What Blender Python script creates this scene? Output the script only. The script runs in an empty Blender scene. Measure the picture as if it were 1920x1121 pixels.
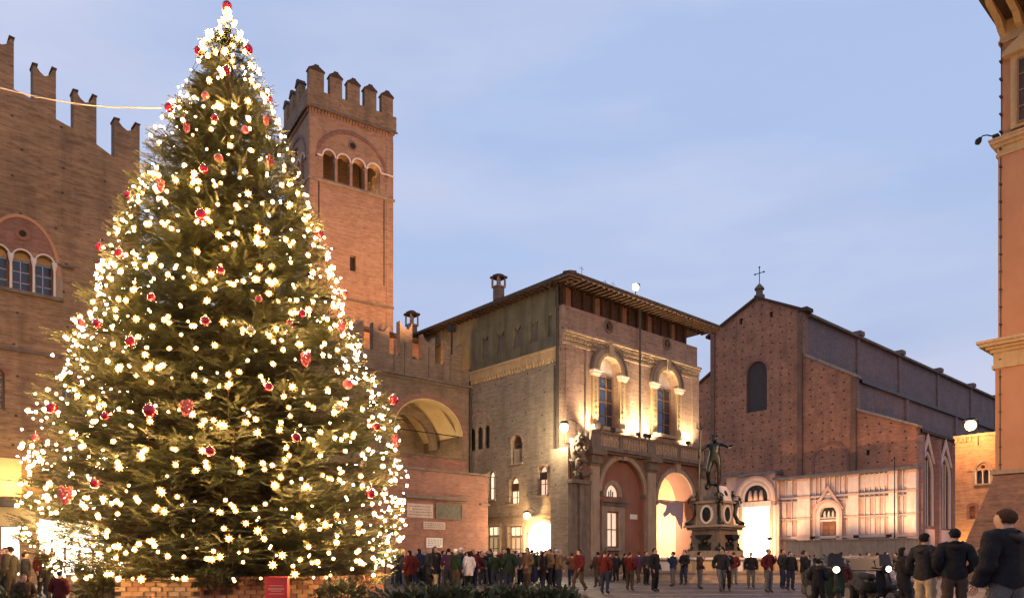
import bpy, bmesh, math, random
from math import sin, cos, pi, radians, sqrt, atan2
from mathutils import Vector, Matrix
from mathutils.geometry import tessellate_polygon
import numpy as np
random.seed(7)
rng = np.random.default_rng(11)
S = bpy.context.scene
COL = S.collection
def lin(r, g, b):
    f = lambda c: (c/255/12.92) if c/255 <= .04045 else ((c/255+.055)/1.055)**2.4
    return (f(r), f(g), f(b), 1)

# ------------------------------------------------------------------ camera
FPX, CX, HY, CH = 1400.0, 960.0, 1050.0, 1.25      # focal length in photo pixels, centre column, horizon row, eye height
cam = bpy.data.cameras.new('camera'); camo = bpy.data.objects.new('camera', cam); COL.objects.link(camo)
camo.location = (0, 0, CH); camo.rotation_euler = (pi/2, 0, 0)
cam.sensor_width = 36; cam.lens = 36*FPX/1920; cam.shift_y = (HY-560.5)/1920
cam.clip_start = .1; cam.clip_end = 3000
S.camera = camo
S.view_settings.view_transform = 'Standard'; S.view_settings.look = 'None'
S.view_settings.exposure = 0; S.view_settings.gamma = 1
S.render.engine = 'CYCLES'

# ------------------------------------------------------------------ dusk sky
W = bpy.data.worlds.new('World'); S.world = W; W.use_nodes = True
nt = W.node_tree; nt.nodes.clear()
def nn(t, ty, **kw):
    n = t.nodes.new(ty)
    for k, v in kw.items(): setattr(n, k, v)
    return n
out = nn(nt, 'ShaderNodeOutputWorld'); bg = nn(nt, 'ShaderNodeBackground'); bg.inputs['Strength'].default_value = 1.0
tc = nn(nt, 'ShaderNodeTexCoord'); sx = nn(nt, 'ShaderNodeSeparateXYZ')
nt.links.new(tc.outputs['Generated'], sx.inputs[0])
rp = nn(nt, 'ShaderNodeValToRGB'); e = rp.color_ramp.elements
e[0].position = 0.0; e[0].color = lin(192, 186, 210)
e[1].position = 1.0; e[1].color = lin(128, 156, 212)
for p, c in ((.10, (190, 193, 218)), (.25, (180, 194, 226)), (.42, (172, 192, 230)), (.6, (170, 190, 228))):
    k = e.new(p); k.color = lin(*c)
nt.links.new(sx.outputs[2], rp.inputs[0])
mp = nn(nt, 'ShaderNodeMapping'); mp.inputs['Scale'].default_value = (1.1, 1.1, 4.2); mp.inputs['Rotation'].default_value = (0, .25, .3)
nz = nn(nt, 'ShaderNodeTexNoise'); nz.inputs['Scale'].default_value = 1.5; nz.inputs['Detail'].default_value = 6; nz.inputs['Roughness'].default_value = .52
cr = nn(nt, 'ShaderNodeValToRGB'); cr.color_ramp.elements[0].position = .42; cr.color_ramp.elements[1].position = .68
mx = nn(nt, 'ShaderNodeMix', data_type='RGBA'); mx.inputs[7].default_value = lin(204, 208, 232)
ml = nn(nt, 'ShaderNodeMath', operation='MULTIPLY'); ml.inputs[1].default_value = .75
nt.links.new(tc.outputs['Generated'], mp.inputs[0]); nt.links.new(mp.outputs[0], nz.inputs['Vector'])
nt.links.new(nz.outputs[0], cr.inputs[0]); nt.links.new(cr.outputs[0], ml.inputs[0]); nt.links.new(ml.outputs[0], mx.inputs[0])
nt.links.new(rp.outputs[0], mx.inputs[6])
nz2 = nn(nt, 'ShaderNodeTexNoise'); nz2.inputs['Scale'].default_value = 2.3; nz2.inputs['Detail'].default_value = 5
mp2 = nn(nt, 'ShaderNodeMapping'); mp2.inputs['Scale'].default_value = (1, 1, 3.4); mp2.inputs['Location'].default_value = (3, 1, 2)
nt.links.new(tc.outputs['Generated'], mp2.inputs[0]); nt.links.new(mp2.outputs[0], nz2.inputs['Vector'])
cr2 = nn(nt, 'ShaderNodeValToRGB'); cr2.color_ramp.elements[0].position = .5; cr2.color_ramp.elements[1].position = .75
ml2 = nn(nt, 'ShaderNodeMath', operation='MULTIPLY'); ml2.inputs[1].default_value = .4
mx2 = nn(nt, 'ShaderNodeMix', data_type='RGBA'); mx2.inputs[7].default_value = lin(154, 174, 214)
nt.links.new(nz2.outputs[0], cr2.inputs[0]); nt.links.new(cr2.outputs[0], ml2.inputs[0]); nt.links.new(ml2.outputs[0], mx2.inputs[0])
nt.links.new(mx.outputs[2], mx2.inputs[6]); nt.links.new(mx2.outputs[2], bg.inputs[0]); nt.links.new(bg.outputs[0], out.inputs[0])
bg.inputs['Strength'].default_value = 1.06
# afterglow: one very weak, very soft sun just above the horizon behind the camera
sl = bpy.data.lights.new('sun', 'SUN'); sl.energy = .04; sl.angle = radians(25); sl.color = (1, .8, .68)
so = bpy.data.objects.new('sun', sl); COL.objects.link(so); so.rotation_euler = (radians(80), 0, radians(-25))

WARM = (1, .60, .27); AMBER = (1, .47, .15); WHITE = (1, .80, .52); ROSE = (1, .56, .34)
def lamp(loc, watts, color=WARM, r=.15, target=None, angle=60, blend=.6):
    l = bpy.data.lights.new('lamp_light', 'SPOT' if target is not None else 'POINT')
    l.energy = watts; l.color = color; l.shadow_soft_size = r
    o = bpy.data.objects.new('lamp_light', l); COL.objects.link(o); o.location = loc
    if target is not None:
        l.spot_size = radians(angle); l.spot_blend = blend
        o.rotation_euler = (Vector(target)-Vector(loc)).to_track_quat('-Z', 'Y').to_euler()
    return o

# ------------------------------------------------------------------ materials
def new_mat(name):
    m = bpy.data.materials.new(name); m.use_nodes = True
    return m, m.node_tree, m.node_tree.nodes['Principled BSDF']
def wallvec(t):
    """object x+y runs along either face of an axis-aligned building, z is height"""
    c = nn(t, 'ShaderNodeTexCoord'); s = nn(t, 'ShaderNodeSeparateXYZ'); t.links.new(c.outputs['Object'], s.inputs[0])
    a = nn(t, 'ShaderNodeMath', operation='ADD'); t.links.new(s.outputs[0], a.inputs[0]); t.links.new(s.outputs[1], a.inputs[1])
    v = nn(t, 'ShaderNodeCombineXYZ'); t.links.new(a.outputs[0], v.inputs[0]); t.links.new(s.outputs[2], v.inputs[1])
    return v.outputs[0], c.outputs['Object']
def noise(t, vec, scale, detail=4, rough=.6, lo=.3, hi=.7):
    n = nn(t, 'ShaderNodeTexNoise'); n.inputs['Scale'].default_value = scale; n.inputs['Detail'].default_value = detail; n.inputs['Roughness'].default_value = rough
    t.links.new(vec, n.inputs['Vector'])
    m = nn(t, 'ShaderNodeMapRange'); m.inputs[1].default_value = lo; m.inputs[2].default_value = hi
    t.links.new(n.outputs[0], m.inputs[0]); return m.outputs[0]
def mixc(t, fac, a, b, mode='MIX'):
    m = nn(t, 'ShaderNodeMix', data_type='RGBA', blend_type=mode)
    for sock, v in ((0, fac), (6, a), (7, b)):
        if isinstance(v, (int, float)): m.inputs[sock].default_value = v
        elif isinstance(v, tuple): m.inputs[sock].default_value = v
        else: t.links.new(v, m.inputs[sock])
    return m.outputs[2]
def brick(name, c1, c2, mortar, bw=.30, bh=.075, dirt=(.03, .025, .02, 1), dirt_amt=.6, holes=0, pale=None, bump=.35, rough=.9, blot=.7):
    m, t, b = new_mat(name); v, ob = wallvec(t)
    # slightly wandering courses
    wn = nn(t, 'ShaderNodeTexNoise'); wn.inputs['Scale'].default_value = .6; t.links.new(v, wn.inputs['Vector'])
    wa = nn(t, 'ShaderNodeVectorMath', operation='MULTIPLY_ADD'); wa.inputs[1].default_value = (.08, .08, 0)
    t.links.new(wn.outputs['Color'], wa.inputs[0]); t.links.new(v, wa.inputs[2])
    br = nn(t, 'ShaderNodeTexBrick'); br.inputs['Scale'].default_value = 1
    br.inputs['Brick Width'].default_value = bw; br.inputs['Row Height'].default_value = bh
    br.inputs['Mortar Size'].default_value = .010; br.inputs['Mortar Smooth'].default_value = .3; br.inputs['Bias'].default_value = -.1
    br.inputs['Color1'].default_value = c1; br.inputs['Color2'].default_value = c2; br.inputs['Mortar'].default_value = mortar
    t.links.new(wa.outputs[0], br.inputs['Vector'])
    big = noise(t, ob, .22, 6, .65, .38, .66); mid = noise(t, ob, 1.3, 5, .7, .35, .7)
    smp = nn(t, 'ShaderNodeMapping'); smp.inputs['Scale'].default_value = (.9, .9, .12); t.links.new(ob, smp.inputs[0])
    streak = noise(t, smp.outputs[0], 1.1, 5, .6, .5, .75)
    rowm = nn(t, 'ShaderNodeMapping'); rowm.inputs['Scale'].default_value = (.25, .25, 3.5); t.links.new(ob, rowm.inputs[0])
    rows = noise(t, rowm.outputs[0], 1.6, 6, .7, .38, .68)
    c = br.outputs[0]
    pc = pale or tuple(min(1, x*1.5) for x in c2[:3])+(1,)
    c = mixc(t, mul(t, rows, .6), c, pc)
    dm = nn(t, 'ShaderNodeMapping'); dm.inputs['Scale'].default_value = (1.0, 1.0, 5.5); dm.inputs['Location'].default_value = (7, 3, 1); t.links.new(ob, dm.inputs[0])
    dk = noise(t, dm.outputs[0], 1.5, 7, .75, .48, .66)
    c = mixc(t, mul(t, dk, blot), c, tuple(x*.38 for x in c1[:3])+(1,))
    c = mixc(t, mul(t, mid, .35), c, tuple(x*.55 for x in c1[:3])+(1,))
    c = mixc(t, mul(t, big, dirt_amt*.6), c, dirt)
    c = mixc(t, mul(t, streak, dirt_amt*.7), c, dirt)
    if holes:
        hm = nn(t, 'ShaderNodeMapping'); hm.inputs['Scale'].default_value = (1/2.1, 1/1.7, 1); t.links.new(v, hm.inputs[0])
        vo = nn(t, 'ShaderNodeTexVoronoi'); vo.voronoi_dimensions = '2D'; vo.inputs['Scale'].default_value = 1; vo.inputs['Randomness'].default_value = .35
        t.links.new(hm.outputs[0], vo.inputs['Vector'])
        lt = nn(t, 'ShaderNodeMath', operation='LESS_THAN'); lt.inputs[1].default_value = holes; t.links.new(vo.outputs['Distance'], lt.inputs[0])
        c = mixc(t, mul(t, lt.outputs[0], .85), c, (.012, .009, .008, 1))
    t.links.new(c, b.inputs['Base Color']); b.inputs['Roughness'].default_value = rough
    bp = nn(t, 'ShaderNodeBump'); bp.inputs['Strength'].default_value = bump; bp.inputs['Distance'].default_value = .03
    ad = nn(t, 'ShaderNodeMath', operation='ADD'); t.links.new(mid, ad.inputs[0]); iv = nn(t, 'ShaderNodeMath', operation='SUBTRACT'); iv.inputs[0].default_value = 1
    t.links.new(br.outputs['Fac'], iv.inputs[1]); t.links.new(iv.outputs[0], ad.inputs[1]); t.links.new(ad.outputs[0], bp.inputs['Height'])
    t.links.new(bp.outputs[0], b.inputs['Normal'])
    return m
def mul(t, s, k):
    m = nn(t, 'ShaderNodeMath', operation='MULTIPLY'); t.links.new(s, m.inputs[0]); m.inputs[1].default_value = k; return m.outputs[0]
def rough_mat(name, c1, c2, scale=2.0, rough=.85, dirt=None, bump=.2, metal=0, streaks=.4, spec=.3):
    m, t, b = new_mat(name); v, ob = wallvec(t)
    n1 = noise(t, ob, scale, 6, .65, .32, .7)
    c = mixc(t, n1, c1, c2)
    if dirt:
        smp = nn(t, 'ShaderNodeMapping'); smp.inputs['Scale'].default_value = (1.4, 1.4, .2); t.links.new(ob, smp.inputs[0])
        c = mixc(t, mul(t, noise(t, smp.outputs[0], scale*.8, 5, .65, .48, .75), streaks), c, dirt)
    t.links.new(c, b.inputs['Base Color']); b.inputs['Roughness'].default_value = rough; b.inputs['Metallic'].default_value = metal
    b.inputs['Specular IOR Level'].default_value = spec
    bp = nn(t, 'ShaderNodeBump'); bp.inputs['Strength'].default_value = bump; bp.inputs['Distance'].default_value = .03
    t.links.new(noise(t, ob, scale*7, 4, .6, .2, .8), bp.inputs['Height']); t.links.new(bp.outputs[0], b.inputs['Normal'])
    return m
def glow(name, col, strength, base=(.6, .5, .4, 1)):
    m, t, b = new_mat(name); b.inputs['Base Color'].default_value = base
    b.inputs['Emission Color'].default_value = col; b.inputs['Emission Strength'].default_value = strength
    return m
def glow_var(name, c1, c2, strength, scale=1.5):
    m, t, b = new_mat(name); v, ob = wallvec(t); b.inputs['Base Color'].default_value = (.4, .35, .3, 1)
    t.links.new(mixc(t, noise(t, ob, scale, 3, .6, .35, .65), c1, c2), b.inputs['Emission Color']); b.inputs['Emission Strength'].default_value = strength
    return m
def glass(name, col=(.02, .025, .03, 1), rough=.06):
    m, t, b = new_mat(name); b.inputs['Base Color'].default_value = col; b.inputs['Roughness'].default_value = rough
    b.inputs['Specular IOR Level'].default_value = .9
    return m

M = {}
M['brick_left'] = brick('brown_brick', (0.255, 0.136, 0.067, 1), (0.352, 0.205, 0.106, 1), (0.288, 0.217, 0.132, 1), dirt_amt=.7, holes=.035, dirt=(0.054, 0.034, 0.020, 1), pale=(0.596, 0.368, 0.176, 1), blot=.85)
M['brick_tower'] = brick('orange_brick', (0.360, 0.175, 0.088, 1), (0.460, 0.247, 0.137, 1), (0.380, 0.258, 0.167, 1), dirt_amt=.35, pale=(0.520, 0.330, 0.196, 1))
M['brick_palace'] = brick('rose_brick', (0.300, 0.177, 0.117, 1), (0.383, 0.253, 0.171, 1), (0.367, 0.286, 0.210, 1), dirt_amt=.5, holes=.035)
M['brick_pale'] = brick('pale_buff_brick', (0.258, 0.192, 0.122, 1), (0.334, 0.259, 0.177, 1), (0.304, 0.252, 0.184, 1), dirt_amt=.6, holes=.04, dirt=(0.076, 0.063, 0.041, 1), pale=(0.395, 0.311, 0.218, 1))
M['brick_wing'] = brick('grey_brown_brick', (0.184, 0.117, 0.072, 1), (0.250, 0.168, 0.105, 1), (0.228, 0.162, 0.111, 1), dirt_amt=.8, dirt=(0.044, 0.039, 0.025, 1))
M['brick_block'] = brick('pink_brick', (0.232, 0.098, 0.063, 1), (0.279, 0.133, 0.085, 1), (0.302, 0.189, 0.140, 1), dirt_amt=.4)
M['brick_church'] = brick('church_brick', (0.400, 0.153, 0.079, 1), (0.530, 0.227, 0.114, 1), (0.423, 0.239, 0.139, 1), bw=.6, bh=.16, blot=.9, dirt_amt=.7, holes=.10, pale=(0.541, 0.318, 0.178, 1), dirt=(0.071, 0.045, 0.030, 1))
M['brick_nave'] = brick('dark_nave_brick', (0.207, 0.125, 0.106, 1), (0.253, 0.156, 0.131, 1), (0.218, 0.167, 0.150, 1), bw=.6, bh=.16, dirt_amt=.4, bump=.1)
M['brick_lit'] = brick('sandy_brick', (0.391, 0.202, 0.105, 1), (0.459, 0.259, 0.143, 1), (0.408, 0.259, 0.155, 1), dirt_amt=.25)
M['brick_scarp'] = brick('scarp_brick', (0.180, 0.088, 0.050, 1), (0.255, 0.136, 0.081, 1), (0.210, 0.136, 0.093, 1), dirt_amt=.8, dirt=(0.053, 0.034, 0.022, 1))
M['plaster_orange'] = rough_mat('orange_plaster', (0.406, 0.191, 0.093, 1), (0.471, 0.243, 0.123, 1), .5, dirt=(0.293, 0.154, 0.089, 1), streaks=.45, bump=.1)
M['plaster_salmon'] = rough_mat('salmon_plaster', (0.225, 0.101, 0.062, 1), (0.255, 0.125, 0.080, 1), .8, dirt=(0.147, 0.081, 0.053, 1), bump=.1)
M['stone'] = rough_mat('weathered_sandstone', (0.281, 0.202, 0.128, 1), (0.359, 0.274, 0.179, 1), 1.5, dirt=(0.117, 0.086, 0.058, 1), streaks=.7, bump=.35)
M['stone_dark'] = rough_mat('sooty_stone', (0.128, 0.098, 0.069, 1), (0.203, 0.154, 0.112, 1), 1.8, dirt=(0.053, 0.042, 0.033, 1), streaks=.7, bump=.5)
M['stone_ochre'] = rough_mat('ochre_stone', (0.425, 0.288, 0.135, 1), (0.493, 0.344, 0.180, 1), 1.5, dirt=(0.212, 0.152, 0.075, 1), streaks=.6, bump=.3)
M['marble'] = rough_mat('white_marble', (0.589, 0.486, 0.395, 1), (0.703, 0.603, 0.504, 1), 1.1, rough=.6, dirt=(0.361, 0.252, 0.202, 1), streaks=.5, bump=.1)
M['marble_pink'] = rough_mat('rose_marble', (0.490, 0.308, 0.238, 1), (0.588, 0.410, 0.313, 1), 1.4, rough=.6, dirt=(0.294, 0.194, 0.151, 1), bump=.1)
M['marble_grey'] = rough_mat('grey_marble', (.36, .31, .29, 1), (.45, .39, .36, 1), 2, rough=.6, bump=.1)
M['wood'] = rough_mat('dark_timber', (0.044, 0.024, 0.014, 1), (0.088, 0.048, 0.028, 1), 3, dirt=(0.024, 0.016, 0.010, 1), bump=.4)
M['door'] = rough_mat('brown_door', (.16, .07, .04, 1), (.22, .10, .055, 1), 3)
M['frame_wood'] = rough_mat('window_wood', (.20, .10, .055, 1), (.27, .15, .09, 1), 4)
M['tile'] = rough_mat('old_roof_tile', (0.054, 0.036, 0.027, 1), (0.090, 0.054, 0.039, 1), 3, dirt=(0.030, 0.027, 0.024, 1), bump=.5)
M['lead'] = rough_mat('lead_sheet', (.10, .095, .10, 1), (.16, .15, .155, 1), 1, bump=.1)
M['iron'] = rough_mat('dark_iron', (.015, .015, .016, 1), (.03, .028, .026, 1), 5, rough=.5, metal=.6)
M['copper'] = rough_mat('brown_copper_pipe', (.05, .04, .03, 1), (.09, .07, .05, 1), 3, rough=.6, metal=.3)
M['bronze'] = rough_mat('dark_bronze', (0.027, 0.030, 0.025, 1), (0.060, 0.060, 0.048, 1), 3, rough=.34, metal=.85, bump=.3)
M['glass'] = glass('dark_glass', (.012, .013, .014, 1), .28); M['glass_sky'] = glass('mirror_glass', (.10, .12, .16, 1), .03)
M['glass_sky'].node_tree.nodes['Principled BSDF'].inputs['Metallic'].default_value = .75
M['smoked'] = glass('smoked_glass', (.01, .01, .012, 1), .35)
M['smoked'].node_tree.nodes['Principled BSDF'].inputs['Specular IOR Level'].default_value = .2
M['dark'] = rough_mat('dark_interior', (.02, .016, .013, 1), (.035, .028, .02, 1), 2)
M['netting'] = rough_mat('brown_window_board', (.05, .04, .035, 1), (.07, .055, .05, 1), 2, bump=.05)
M['white_panel'] = rough_mat('white_panel', (.62, .58, .52, 1), (.70, .66, .60, 1), 2, bump=.03)
M['plaque'] = rough_mat('pale_plaque', (.40, .31, .25, 1), (.48, .38, .31, 1), 2.5, dirt=(.25, .19, .15, 1))
M['plaque_dark'] = rough_mat('dark_bronze_plaque', (.06, .06, .045, 1), (.13, .12, .08, 1), 4, rough=.5)
M['yellow_plaster'] = rough_mat('yellow_plaster', (.52, .40, .20, 1), (.60, .47, .26, 1), 1.2, dirt=(.32, .24, .12, 1), bump=.1)
M['lit_white'] = glow_var('lit_doorway', (1, .86, .6, 1), (1, .95, .8, 1), 7)
M['lit_hot'] = glow_var('blazing_doorway', (1, .80, .5, 1), (1, .92, .72, 1), 9)
M['lit_shop'] = glow_var('lit_shop_window', (1, .88, .66, 1), (1, .95, .84, 1), 4)
M['lit_warm'] = glow_var('lit_window_pane', (1, .72, .40, 1), (1, .82, .54, 1), 1.3, 3)
M['lit_pink'] = glow_var('rosy_lit_pane', (1, .60, .42, 1), (1, .70, .50, 1), .95, 3)
M['lit_dim'] = glow_var('dim_lit_pane', (.9, .62, .28, 1), (.7, .5, .25, 1), .45, 2)
M['lamp_glass'] = glow('lamp_glass', (1, .80, .52, 1), 5)
M['lamp_amber'] = glow('amber_lamp_glass', (1, .60, .28, 1), 3.2)
M['bulb'] = glow('warm_bulb', (1, .56, .18, 1), 520)
M['wire'] = rough_mat('green_wire', (.01, .02, .01, 1), (.02, .03, .015, 1), 5)
M['lilac_sky_reflection'] = rough_mat('lilac_sky_reflection', (.30, .24, .27, 1), (.38, .31, .33, 1), 1.5, bump=.1)  # lilac of a sky reflection put into the base colour

# ------------------------------------------------------------------ mesh tools
class MB:
    def __init__(s): s.v = []; s.f = []
    def quad(s, a, b, c, d):
        n = len(s.v); s.v += [a, b, c, d]; s.f.append((n, n+1, n+2, n+3))
    def box(s, x0, x1, y0, y1, z0, z1):
        n = len(s.v)
        s.v += [(x, y, z) for z in (z0, z1) for (x, y) in ((x0, y0), (x1, y0), (x1, y1), (x0, y1))]
        s.f += [(n+3, n+2, n+1, n), (n+4, n+5, n+6, n+7)] + [(n+i, n+(i+1) % 4, n+4+(i+1) % 4, n+4+i) for i in range(4)]
        return s
    def tube(s, pts, rad, n=8):
        pts = [Vector(p) for p in pts]
        if not hasattr(rad, '__len__'): rad = [rad]*len(pts)
        base = len(s.v)
        for i, p in enumerate(pts):
            d = (pts[min(i+1, len(pts)-1)]-pts[max(i-1, 0)]).normalized()
            u = d.cross(Vector((0, 0, 1))) if abs(d.z) < .95 else d.cross(Vector((1, 0, 0)))
            u.normalize(); w = d.cross(u)
            for k in range(n):
                t = 2*pi*k/n; s.v.append(tuple(p+(u*cos(t)+w*sin(t))*rad[i]))
        for i in range(len(pts)-1):
            for k in range(n):
                a = base+i*n+k; b = base+i*n+(k+1) % n; s.f.append((a, b, b+n, a+n))
        s.f.append(tuple(base+k for k in range(n))[::-1]); s.f.append(tuple(base+(len(pts)-1)*n+k for k in range(n)))
        return s
    def lathe(s, c, prof, n=12):
        return s.tube([(c[0], c[1], c[2]+z) for r, z in prof], [r for r, z in prof], n) if False else s._lathe(c, prof, n)
    def _lathe(s, c, prof, n):
        base = len(s.v)
        for r, z in prof:
            for k in range(n): s.v.append((c[0]+r*cos(2*pi*k/n), c[1]+r*sin(2*pi*k/n), c[2]+z))
        for i in range(len(prof)-1):
            for k in range(n):
                a = base+i*n+k; b = base+i*n+(k+1) % n; s.f.append((a, b, b+n, a+n))
        s.f.append(tuple(base+k for k in range(n))[::-1]); s.f.append(tuple(base+(len(prof)-1)*n+k for k in range(n)))
        return s
    def ball(s, c, r, seg=10, sz=1.0):
        rings = max(4, seg//2+1)
        return s._lathe(c, [(max(.001, r*sin(pi*i/rings)), -r*sz*cos(pi*i/rings)) for i in range(rings+1)], seg)
    def prism(s, outer, holes, f, d0, d1):
        loops = [outer]+holes; flat = [p for l in loops for p in l]
        tri = tessellate_polygon([[Vector((a, z, 0)) for a, z in l] for l in loops])
        n = len(s.v); N = len(flat)
        s.v += [f(a, d0, z) for a, z in flat]+[f(a, d1, z) for a, z in flat]
        for t in tri:
            s.f.append((n+t[0], n+t[1], n+t[2])); s.f.append((n+N+t[2], n+N+t[1], n+N+t[0]))
        o = 0
        for l in loops:
            L = len(l)
            for i in range(L):
                a, b = n+o+i, n+o+(i+1) % L; s.f.append((a, b, b+N, a+N))
            o += L
        return s
    def build(s, name, mat, parent=None, smooth=False, kind=None, label=None):
        me = bpy.data.meshes.new(name); me.from_pydata(s.v, [], s.f)
        bm = bmesh.new(); bm.from_mesh(me); bmesh.ops.recalc_face_normals(bm, faces=bm.faces); bm.to_mesh(me); bm.free()
        if smooth: me.polygons.foreach_set('use_smooth', [True]*len(me.polygons))
        me.materials.append(M[mat] if isinstance(mat, str) else mat)
        o = bpy.data.objects.new(name, me); COL.objects.link(o)
        if parent: o.parent = parent
        if kind: o['kind'] = kind
        if label: o['label'] = label
        return o
def root(name, label, cat, loc=(0, 0, 0), rz=0, group=None):
    o = bpy.data.objects.new(name, None); COL.objects.link(o); o.location = loc; o.rotation_euler = (0, 0, rz)
    o.empty_display_size = .3; tag(o, label, cat, group); return o
def tag(o, label, cat, group=None, kind=None):
    o['label'] = label; o['category'] = cat
    if group: o['group'] = group
    if kind: o['kind'] = kind
    return o
def clone(o, parent=None):
    c = o.copy(); COL.objects.link(c)
    if parent: c.parent = parent
    return c
def clone_tree(o, parent=None):
    c = clone(o, parent)
    for ch in list(o.children): clone_tree(ch, c)
    return c
# outlines (a, z)
def rect(a0, a1, z0, z1): return [(a0, z0), (a1, z0), (a1, z1), (a0, z1)]
def arch(a0, a1, z0, z1, kind='round', n=10, rise=None):
    """opening with its crown at z1"""
    if a0 > a1: a0, a1 = a1, a0
    w = (a1-a0)/2; c = (a0+a1)/2
    if kind == 'round':
        r = rise or w; zs = z1-r
        top = [(c+w*cos(t), zs+r*sin(t)) for t in [pi*i/(2*n) for i in range(2*n+1)]]
    else:
        r = rise or w*1.6; zs = z1-r; R = (w*w+r*r)/(2*w); A = math.asin(min(1, r/R))
        top = [(a1-R+R*cos(A*i/n), zs+R*sin(A*i/n)) for i in range(n+1)]
        top += [(a0+R-R*cos(A*(n-i)/n), zs+R*sin(A*(n-i)/n)) for i in range(1, n+1)]
    return [(a0, z0), (a1, z0)]+top
def circ(a, z, r, n=18, rz=None): return [(a+r*cos(2*pi*i/n), z+(rz or r)*sin(2*pi*i/n)) for i in range(n)]
def band(a0, a1, z0, z1, wd, kind='round', rise=None, n=10):
    """arch band outside an arch opening from z0 (spring or lower) to crown z1"""
    if a0 > a1: a0, a1 = a1, a0
    inn = arch(a0, a1, z0, z1, kind, n, rise); w = (a1-a0)/2
    rr = (rise or (w if kind == 'round' else w*1.6))+wd
    ou = arch(a0-wd, a1+wd, z0, z1+wd, kind, n, rr)
    return ou[1:]+[ou[0]]+[inn[0]]+inn[1:][::-1]

class Face:
    """plane of a building frame that looks to local -x or -y; local coordinate a runs along it"""
    def __init__(s, o, rz, axis, val=0):
        s.o = Vector(o); s.rz = rz; s.axis = axis; s.val = val
        s.u = Vector((cos(rz), sin(rz), 0)); s.v = Vector((-sin(rz), cos(rz), 0))
        n, t = (s.v, s.u) if axis == 'y' else (s.u, s.v)
        s.n = n; s.t = t; s.p = s.o+n*val
    def at(s, val): return Face(s.o, s.rz, s.axis, val)
    def f(s, a, d, z): return (a, s.val+d, z) if s.axis == 'y' else (s.val+d, a, z)
    def w(s, a, d, z): return s.p+s.t*a+s.n*d+Vector((0, 0, z))
    def a(s, px):
        k = (px-CX)/FPX
        # (p.x + t.x a) = k (p.y + t.y a)
        return (k*s.p.y-s.p.x)/(s.t.x-k*s.t.y)
    def z(s, px, py):
        a = s.a(px); Y = s.p.y+s.t.y*a
        return CH+(HY-py)*Y/FPX
    def r(s, x0, y0, x1, y1):
        a0, a1 = sorted((s.a(x0), s.a(x1))); xm = (x0+x1)/2
        return a0, a1, s.z(xm, y1), s.z(xm, y0)
    def box(s, mb, a0, a1, z0, z1, d0, d1):
        if s.axis == 'y': mb.box(a0, a1, s.val+d0, s.val+d1, z0, z1)
        else: mb.box(s.val+d0, s.val+d1, a0, a1, z0, z1)
        return mb
    def plate(s, mb, outer, holes, d0, d1): return mb.prism(outer, holes, s.f, d0, d1)
def fbox(F, name, mat, par, a0, a1, z0, z1, d0, d1, **k): return F.box(MB(), a0, a1, z0, z1, d0, d1).build(name, mat, par, **k)
def fplate(F, name, mat, par, outer, holes, d0, d1, **k): return F.plate(MB(), outer, holes, d0, d1).build(name, mat, par, **k)
def window(F, par, a0, a1, z0, z1, depth, pane='glass', kind='round', cols=2, rows=3, frame='frame_wood', rise=None, fw=.09, name='window', sp=None):
    """frame with muntins and the panes behind it, set back in an opening"""
    if kind == 'rect': ol = rect(a0, a1, z0, z1); inn = rect(a0+fw, a1-fw, z0+fw, z1-fw)
    else:
        ol = arch(a0, a1, z0, z1, kind, 10, rise); w = (a1-a0)/2
        inn = arch(a0+fw, a1-fw, z0+fw, z1-fw, kind, 10, (rise or (w if kind == 'round' else 1.6*w))-fw)
    m = MB(); F.plate(m, ol, [inn], depth, depth+.1)
    zt = z1-((rise or (a1-a0)/2) if kind == 'round' else 0)
    for i in range(1, cols): c = a0+(a1-a0)*i/cols; F.box(m, c-fw*.35, c+fw*.35, z0+fw, (z1-fw*1.4) if kind == 'rect' else zt-.0, depth+.01, depth+.08)
    for i in range(1, rows+(0 if kind == 'rect' else 1)): c = z0+(zt-z0)*i/rows; F.box(m, a0+fw, a1-fw, c-fw*.35, c+fw*.35, depth+.012, depth+.078)
    fr = m.build(name, frame, par)
    k = -1
    for i in range(cols):
        for j in range(rows):
            aa0, aa1 = a0+(a1-a0)*i/cols, a0+(a1-a0)*(i+1)/cols; zz0, zz1 = z0+(zt-z0)*j/rows, z0+(zt-z0)*(j+1)/rows
            fbox(F, 'pane', pane, fr, aa0+.03, aa1-.03, zz0+.03, zz1-.03, depth+.085, depth+.095)
    if kind != 'rect' and rows:
        fplate(F, 'pane', pane if sp is None else sp, fr, arch(a0+.03, a1-.03, zt, z1-.03, kind, 8, (rise-.03 if rise else None)) if kind == 'round' else ol, [], depth+.086, depth+.096)
    return fr

R41 = radians(41.5)
# ------------------------------------------------------------------ ground
gm, t, b = new_mat('stone_paving'); c = nn(t, 'ShaderNodeTexCoord')
gmp = nn(t, 'ShaderNodeMapping'); gmp.inputs['Rotation'].default_value = (0, 0, R41); t.links.new(c.outputs['Object'], gmp.inputs[0])
br = nn(t, 'ShaderNodeTexBrick'); br.inputs['Scale'].default_value = 1; br.inputs['Brick Width'].default_value = .9; br.inputs['Row Height'].default_value = .45
br.inputs['Mortar Size'].default_value = .015; br.inputs['Color1'].default_value = (.036, .024, .021, 1); br.inputs['Color2'].default_value = (.065, .042, .034, 1); br.inputs['Mortar'].default_value = (.03, .025, .02, 1)
t.links.new(gmp.outputs[0], br.inputs['Vector'])
cc = mixc(t, mul(t, noise(t, c.outputs['Object'], .25, 6, .6), .5), br.outputs[0], (.05, .035, .032, 1))
t.links.new(cc, b.inputs['Base Color'])
rr = nn(t, 'ShaderNodeMapRange'); rr.inputs[3].default_value = .36; rr.inputs[4].default_value = .7
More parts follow.
